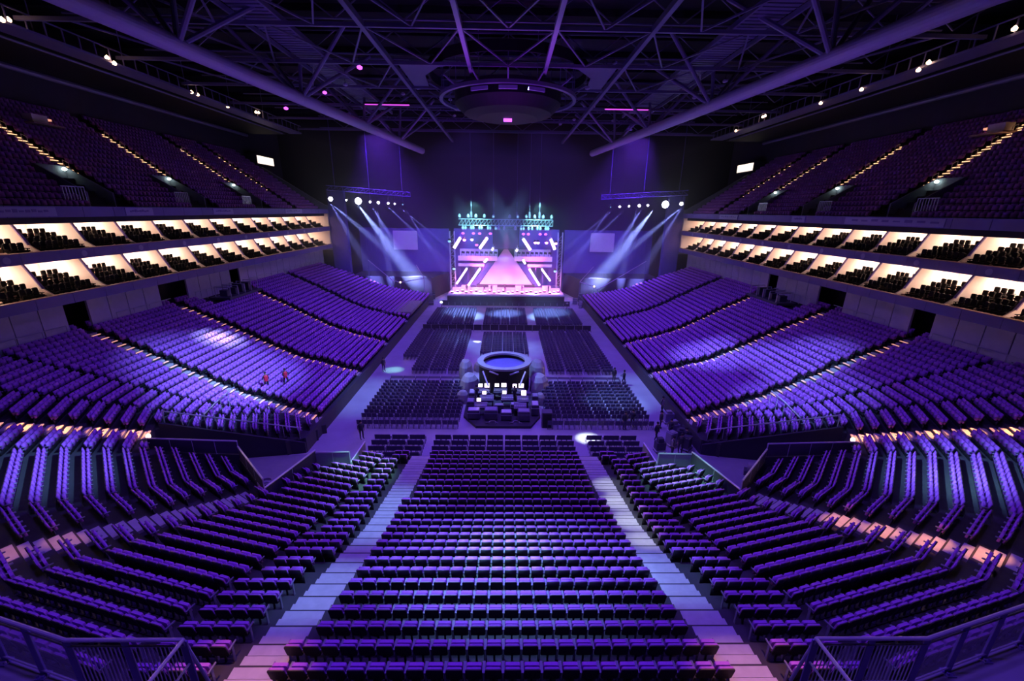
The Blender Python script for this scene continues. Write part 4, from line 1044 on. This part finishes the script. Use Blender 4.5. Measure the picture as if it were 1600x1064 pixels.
# pale roll and wheel in the corner entrances
t = thing('rolled_banner', 'pale rolled banner with a yellow end lying in the right corner entrance', 'roll', (18.6, 25.9, .0), -.5)
obj('roll', MB().tube((-.8, 0, .9), (.8, 0, .9), .3, 14), M['cover'], t); obj('trolley', MB().box(-1, 1, -.3, .3, .25, .6).tube((-.7, -.3, .15), (-.7, .3, .15), .15, 10).tube((.7, -.3, .15), (.7, .3, .15), .15, 10), M['case'], t)
t = thing('hand_wheel', 'pale round hand wheel on a stand in the left corner entrance', 'wheel', (-14.9, 22.3, 0))
obj('wheel_rim', MB().ring((0, 0), .45, .33, 2.2, 2.35, 24), M['cover'], t); obj('post', MB().tube((0, 0, 0), (0, 0, 2.25), .1, 8).tube((-.4, 0, 2.27), (.4, 0, 2.27), .05, 6), M['rail'], t)

# ------------------------------------------------------------------ lights
def spot(name, loc, to, col, e, size, blend=.6, rad=.3):
    l = bpy.data.lights.new(name, 'SPOT'); l.energy = e; l.color = col; l.spot_size = math.radians(size); l.spot_blend = blend; l.shadow_soft_size = rad
    o = bpy.data.objects.new(name, l); COL.objects.link(o); o.location = loc
    o.rotation_euler = (Vector(to) - Vector(loc)).to_track_quat('-Z', 'Y').to_euler(); return o
def point(name, loc, col, e, rad=.5):
    l = bpy.data.lights.new(name, 'POINT'); l.energy = e; l.color = col; l.shadow_soft_size = rad
    o = bpy.data.objects.new(name, l); COL.objects.link(o); o.location = loc; return o
VIO = (.20, .075, 1.0); LAV = (.27, .50, 1.0); ICE = (.36, 1.0, .74)
# wide violet wash from the roof
for x, y, e in ((-5, 6, 7500), (5, 6, 7500), (-5, 34, 13000), (5, 34, 13000), (-5, 62, 24000), (5, 62, 24000)):
    spot('wash_light', (x, y, 32.2), (x, y + 3, 0), VIO, e, 118, .25, .6)
# gobo-like lavender pools over the stands and floor
WHT = (.85, 1., .9)
POOL = [((-27, 38, 3.7), 22000, 24, LAV), ((-24, 32.5, 3.2), 16000, 16, LAV), ((-30.9, 43.4, 4.9), 40000, 8, ICE), ((-31.2, 43.6, 4.9), 40000, 4.5, WHT), ((-22, 64, 2.4), 24000, 8, ICE), ((-25, 60, 3), 12000, 14, LAV), ((-23, 52, 2.6), 8000, 10, LAV),
        ((25.6, 55.5, 3.1), 22000, 8, ICE), ((25, 46, 3), 20000, 18, LAV), ((30, 39.5, 4.6), 16000, 16, LAV), ((25.5, 33, 3.5), 14000, 18, LAV), ((26, 64, 3), 9000, 12, LAV),
        ((-25, 20, 5.3), 16000, 14, LAV), ((25, 20, 5.3), 20000, 14, LAV), ((24.5, 19, 5), 7000, 6, ICE),
        ((-9.7, 24.5, 1.8), 26000, 9, ICE), ((11.4, 23.6, 2.2), 24000, 9, ICE), ((0, 14.5, 4), 20000, 22, LAV), ((0, 15.2, 4.2), 15000, 10, ICE), ((7.1, 31.6, 0), 42000, 3.6, WHT), ((6.7, 23.4, 2.0), 8000, 4.4, WHT), ((6.78, 21.4, 2.3), 10000, 4.4, WHT), ((6.86, 19.4, 2.7), 10000, 4.4, WHT), ((6.95, 17.4, 3.3), 8000, 4.4, WHT), ((6.9, 14, 4), 7000, 10, LAV), ((-6.9, 20, 2.6), 9000, 14, LAV), ((-7.2, 13, 4.4), 7000, 10, LAV),
        ((0, 56, 0), 9000, 20, LAV), ((-8.5, 58, 0), 14000, 14, LAV), ((9, 60, 0), 12000, 12, LAV), ((-4.3, 59, 0), 40000, 2.2, WHT), ((-13.6, 47.3, 0), 16000, 4, ICE), ((11, 38, 0), 14000, 11, LAV), ((0, 42, 0), 12000, 24, LAV), ((-14, 40, 0), 7000, 18, LAV), ((14, 42, 0), 7000, 18, LAV),
        ((-8, 75, 0), 24000, 13, LAV), ((0, 74, 0), 26000, 11, LAV), ((8, 75, 0), 24000, 13, LAV), ((-24, 84, 3), 18000, 10, LAV), ((27, 79, 3.5), 20000, 9, LAV)]
for n_, (to, e, size, c) in enumerate(POOL):
    src = (to[0] * .5 + (12 if to[0] < 0 else -12), max(24, to[1] - 4) if to[1] < 40 else min(60, to[1] + 3), 32.3)
    spot('pool_light', src, to, c, e * 6 * (3.2 if to[1] > 66 and abs(to[0]) < 12 else 1), size, 1., .1)
# unseen spots added in mid-air to put warm pools along the aisles
WARM = (1., .36, .12)
for s in (1, -1):
    for t_ in (-3, -1.3, .4, 2.1, 3.8, 5.5):
        p = Vector((28.4, 24.6)) + A2n * t_
        spot('aisle_fill', (s * p.x, p.y, 17), (s * p.x, p.y, 4), WARM, 34000, 6.6, .8, .05)
    for t_ in (0, 1.6, 3.2, 4.8, 6.4) if s < 0 else (-3.2, -1.6, 0, 1.6, 3.2, 4.8, 6.4):
        p = Vector((19.3, 15.05)) + A1n * t_
        spot('aisle_fill', (s * p.x, p.y, 16), (s * p.x, p.y, 5), WARM, 3000 if s < 0 else 11000, 9, .9, .05)
    spot('aisle_fill', (s * 7.3, 7.8, 17), (s * 7.3, 7.8, 6), (1., .40, .20), 4500, 26, .8, .1)
# stage
for x in (-9, -4.5, 0, 4.5, 9):
    spot('stage_light', (x, 90, 15), (x * 1.02, 91, 1.6), (1., .16, .62), 16000, 34, .8, .3)
for x in (-10.5, -6.3, -2.1, 2.1, 6.3, 10.5): spot('stage_light', (x, 87.2, 3.8), (x, 91, 1.9), (1., .22, .62), 1900, 110, .7, .1)
for x in (-4, 0, 4): spot('stage_light', (x, 88.3, 2.6), (x * .5, 94.5, 6), (1., .14, .75), 700, 80, .8, .2)
for s in (1, -1):
    spot('stage_light', (s * 6, 91.0, 5), (s * 6, 95, 9), (1., .08, .5), 5000, 70, .8, .2)
    spot('stage_light', (s * 8, 87.5, 13.5), (s * 7.6, 99, 9), (.22, .07, 1.), 5000, 100, .8, .3)
    spot('rig_light', (s * 6, 84, 20), (s * 7, 88, 16.5), (.30, .9, .85), 5200, 100, .8, .3)
    # beams from the side trusses
    sx = s
    L0 = [((28.2, 83.7, 19.8), (17.5, 92, 0), 15, 1500000, (.34, .44, 1.)), ((33.0, 82.6, 20.1), (17, 90, 3), 10, 900000, (.30, .36, 1.)), ((33.0, 82.6, 20.1), (27, 90, 2), 12, 400000, (.26, .28, 1.)), ((25, 84.7, 19.6), (24.5, 90, 2), 9, 600000, (.26, .30, 1.)), ((26, 84.7, 19.6), (19, 93, 2), 12, 600000, (.26, .28, 1.)), ((23, 85.2, 19.5), (11, 87, 7), 6, 700000, (.24, .24, 1.)), ((21, 85.8, 19.5), (9, 87, 9), 5, 600000, (.24, .24, 1.)), ((20, 86, 19.5), (13, 88, 6), 6, 600000, (.24, .22, 1.))]
    for a, b, sz, e, c in L0: spot('beam_light', (s * a[0], a[1] - .6, a[2] - .4), (s * b[0], b[1], b[2]), c, e * .85, sz, 1., .08)
# unseen violet spots added to fill the haze and the roof steel
for s in (1, -1): spot('haze_fill', (s * 24, 80, 35.5), (s * 21, 94, 3), (.20, .05, 1.), 60000, 70, 1., .3)  # added downward spots that brighten the haze at the rear
for s in (1, -1):  # added upward spots, standing in for bounce on the steel
    spot('roof_fill', (s * 6, 44, 4), (s * 3, 46, 33), (.42, .04, 1.), 9000, 34, .7, .3)
    spot('roof_fill', (s * 15, 30, 3), (s * 24, 52, 31), (.30, .10, 1.), 3800, 90, .8, .3)
    spot('roof_fill', (s * 13, 70, 4), (s * 19, 82, 31), (.40, .05, 1.), 7000, 60, .8, .3)

# haze around the stage
hz = bpy.data.materials.new('stage_haze'); hz.use_nodes = True; nt = hz.node_tree
for n in list(nt.nodes): nt.nodes.remove(n)
out = nt.nodes.new('ShaderNodeOutputMaterial'); vs = nt.nodes.new('ShaderNodeVolumeScatter')
vs.inputs['Density'].default_value = .006; vs.inputs['Anisotropy'].default_value = .2; vs.inputs['Color'].default_value = (.9, .9, 1, 1)
nt.links.new(vs.outputs[0], out.inputs['Volume'])
tag(obj('stage_haze', MB().box(-37.3, 37.3, 66, 107.5, .02, 31), hz), 'thin violet haze hanging around the stage and its light beams', 'haze', kind='stuff')

# ------------------------------------------------------------------ world, view
w = bpy.data.worlds.new('world'); SC.world = w; w.use_nodes = True
w.node_tree.nodes['Background'].inputs[0].default_value = (.02, .01, .05, 1); w.node_tree.nodes['Background'].inputs[1].default_value = .2
SC.view_settings.view_transform = 'Standard'; SC.view_settings.look = 'None'; SC.view_settings.gamma = 1; SC.view_settings.exposure = 0
SC.cycles.use_denoising = True
SC.cycles.max_bounces = 5; SC.cycles.diffuse_bounces = 3; SC.cycles.volume_bounces = 0
SC.cycles.sample_clamp_indirect = 4; SC.cycles.sample_clamp_direct = 0
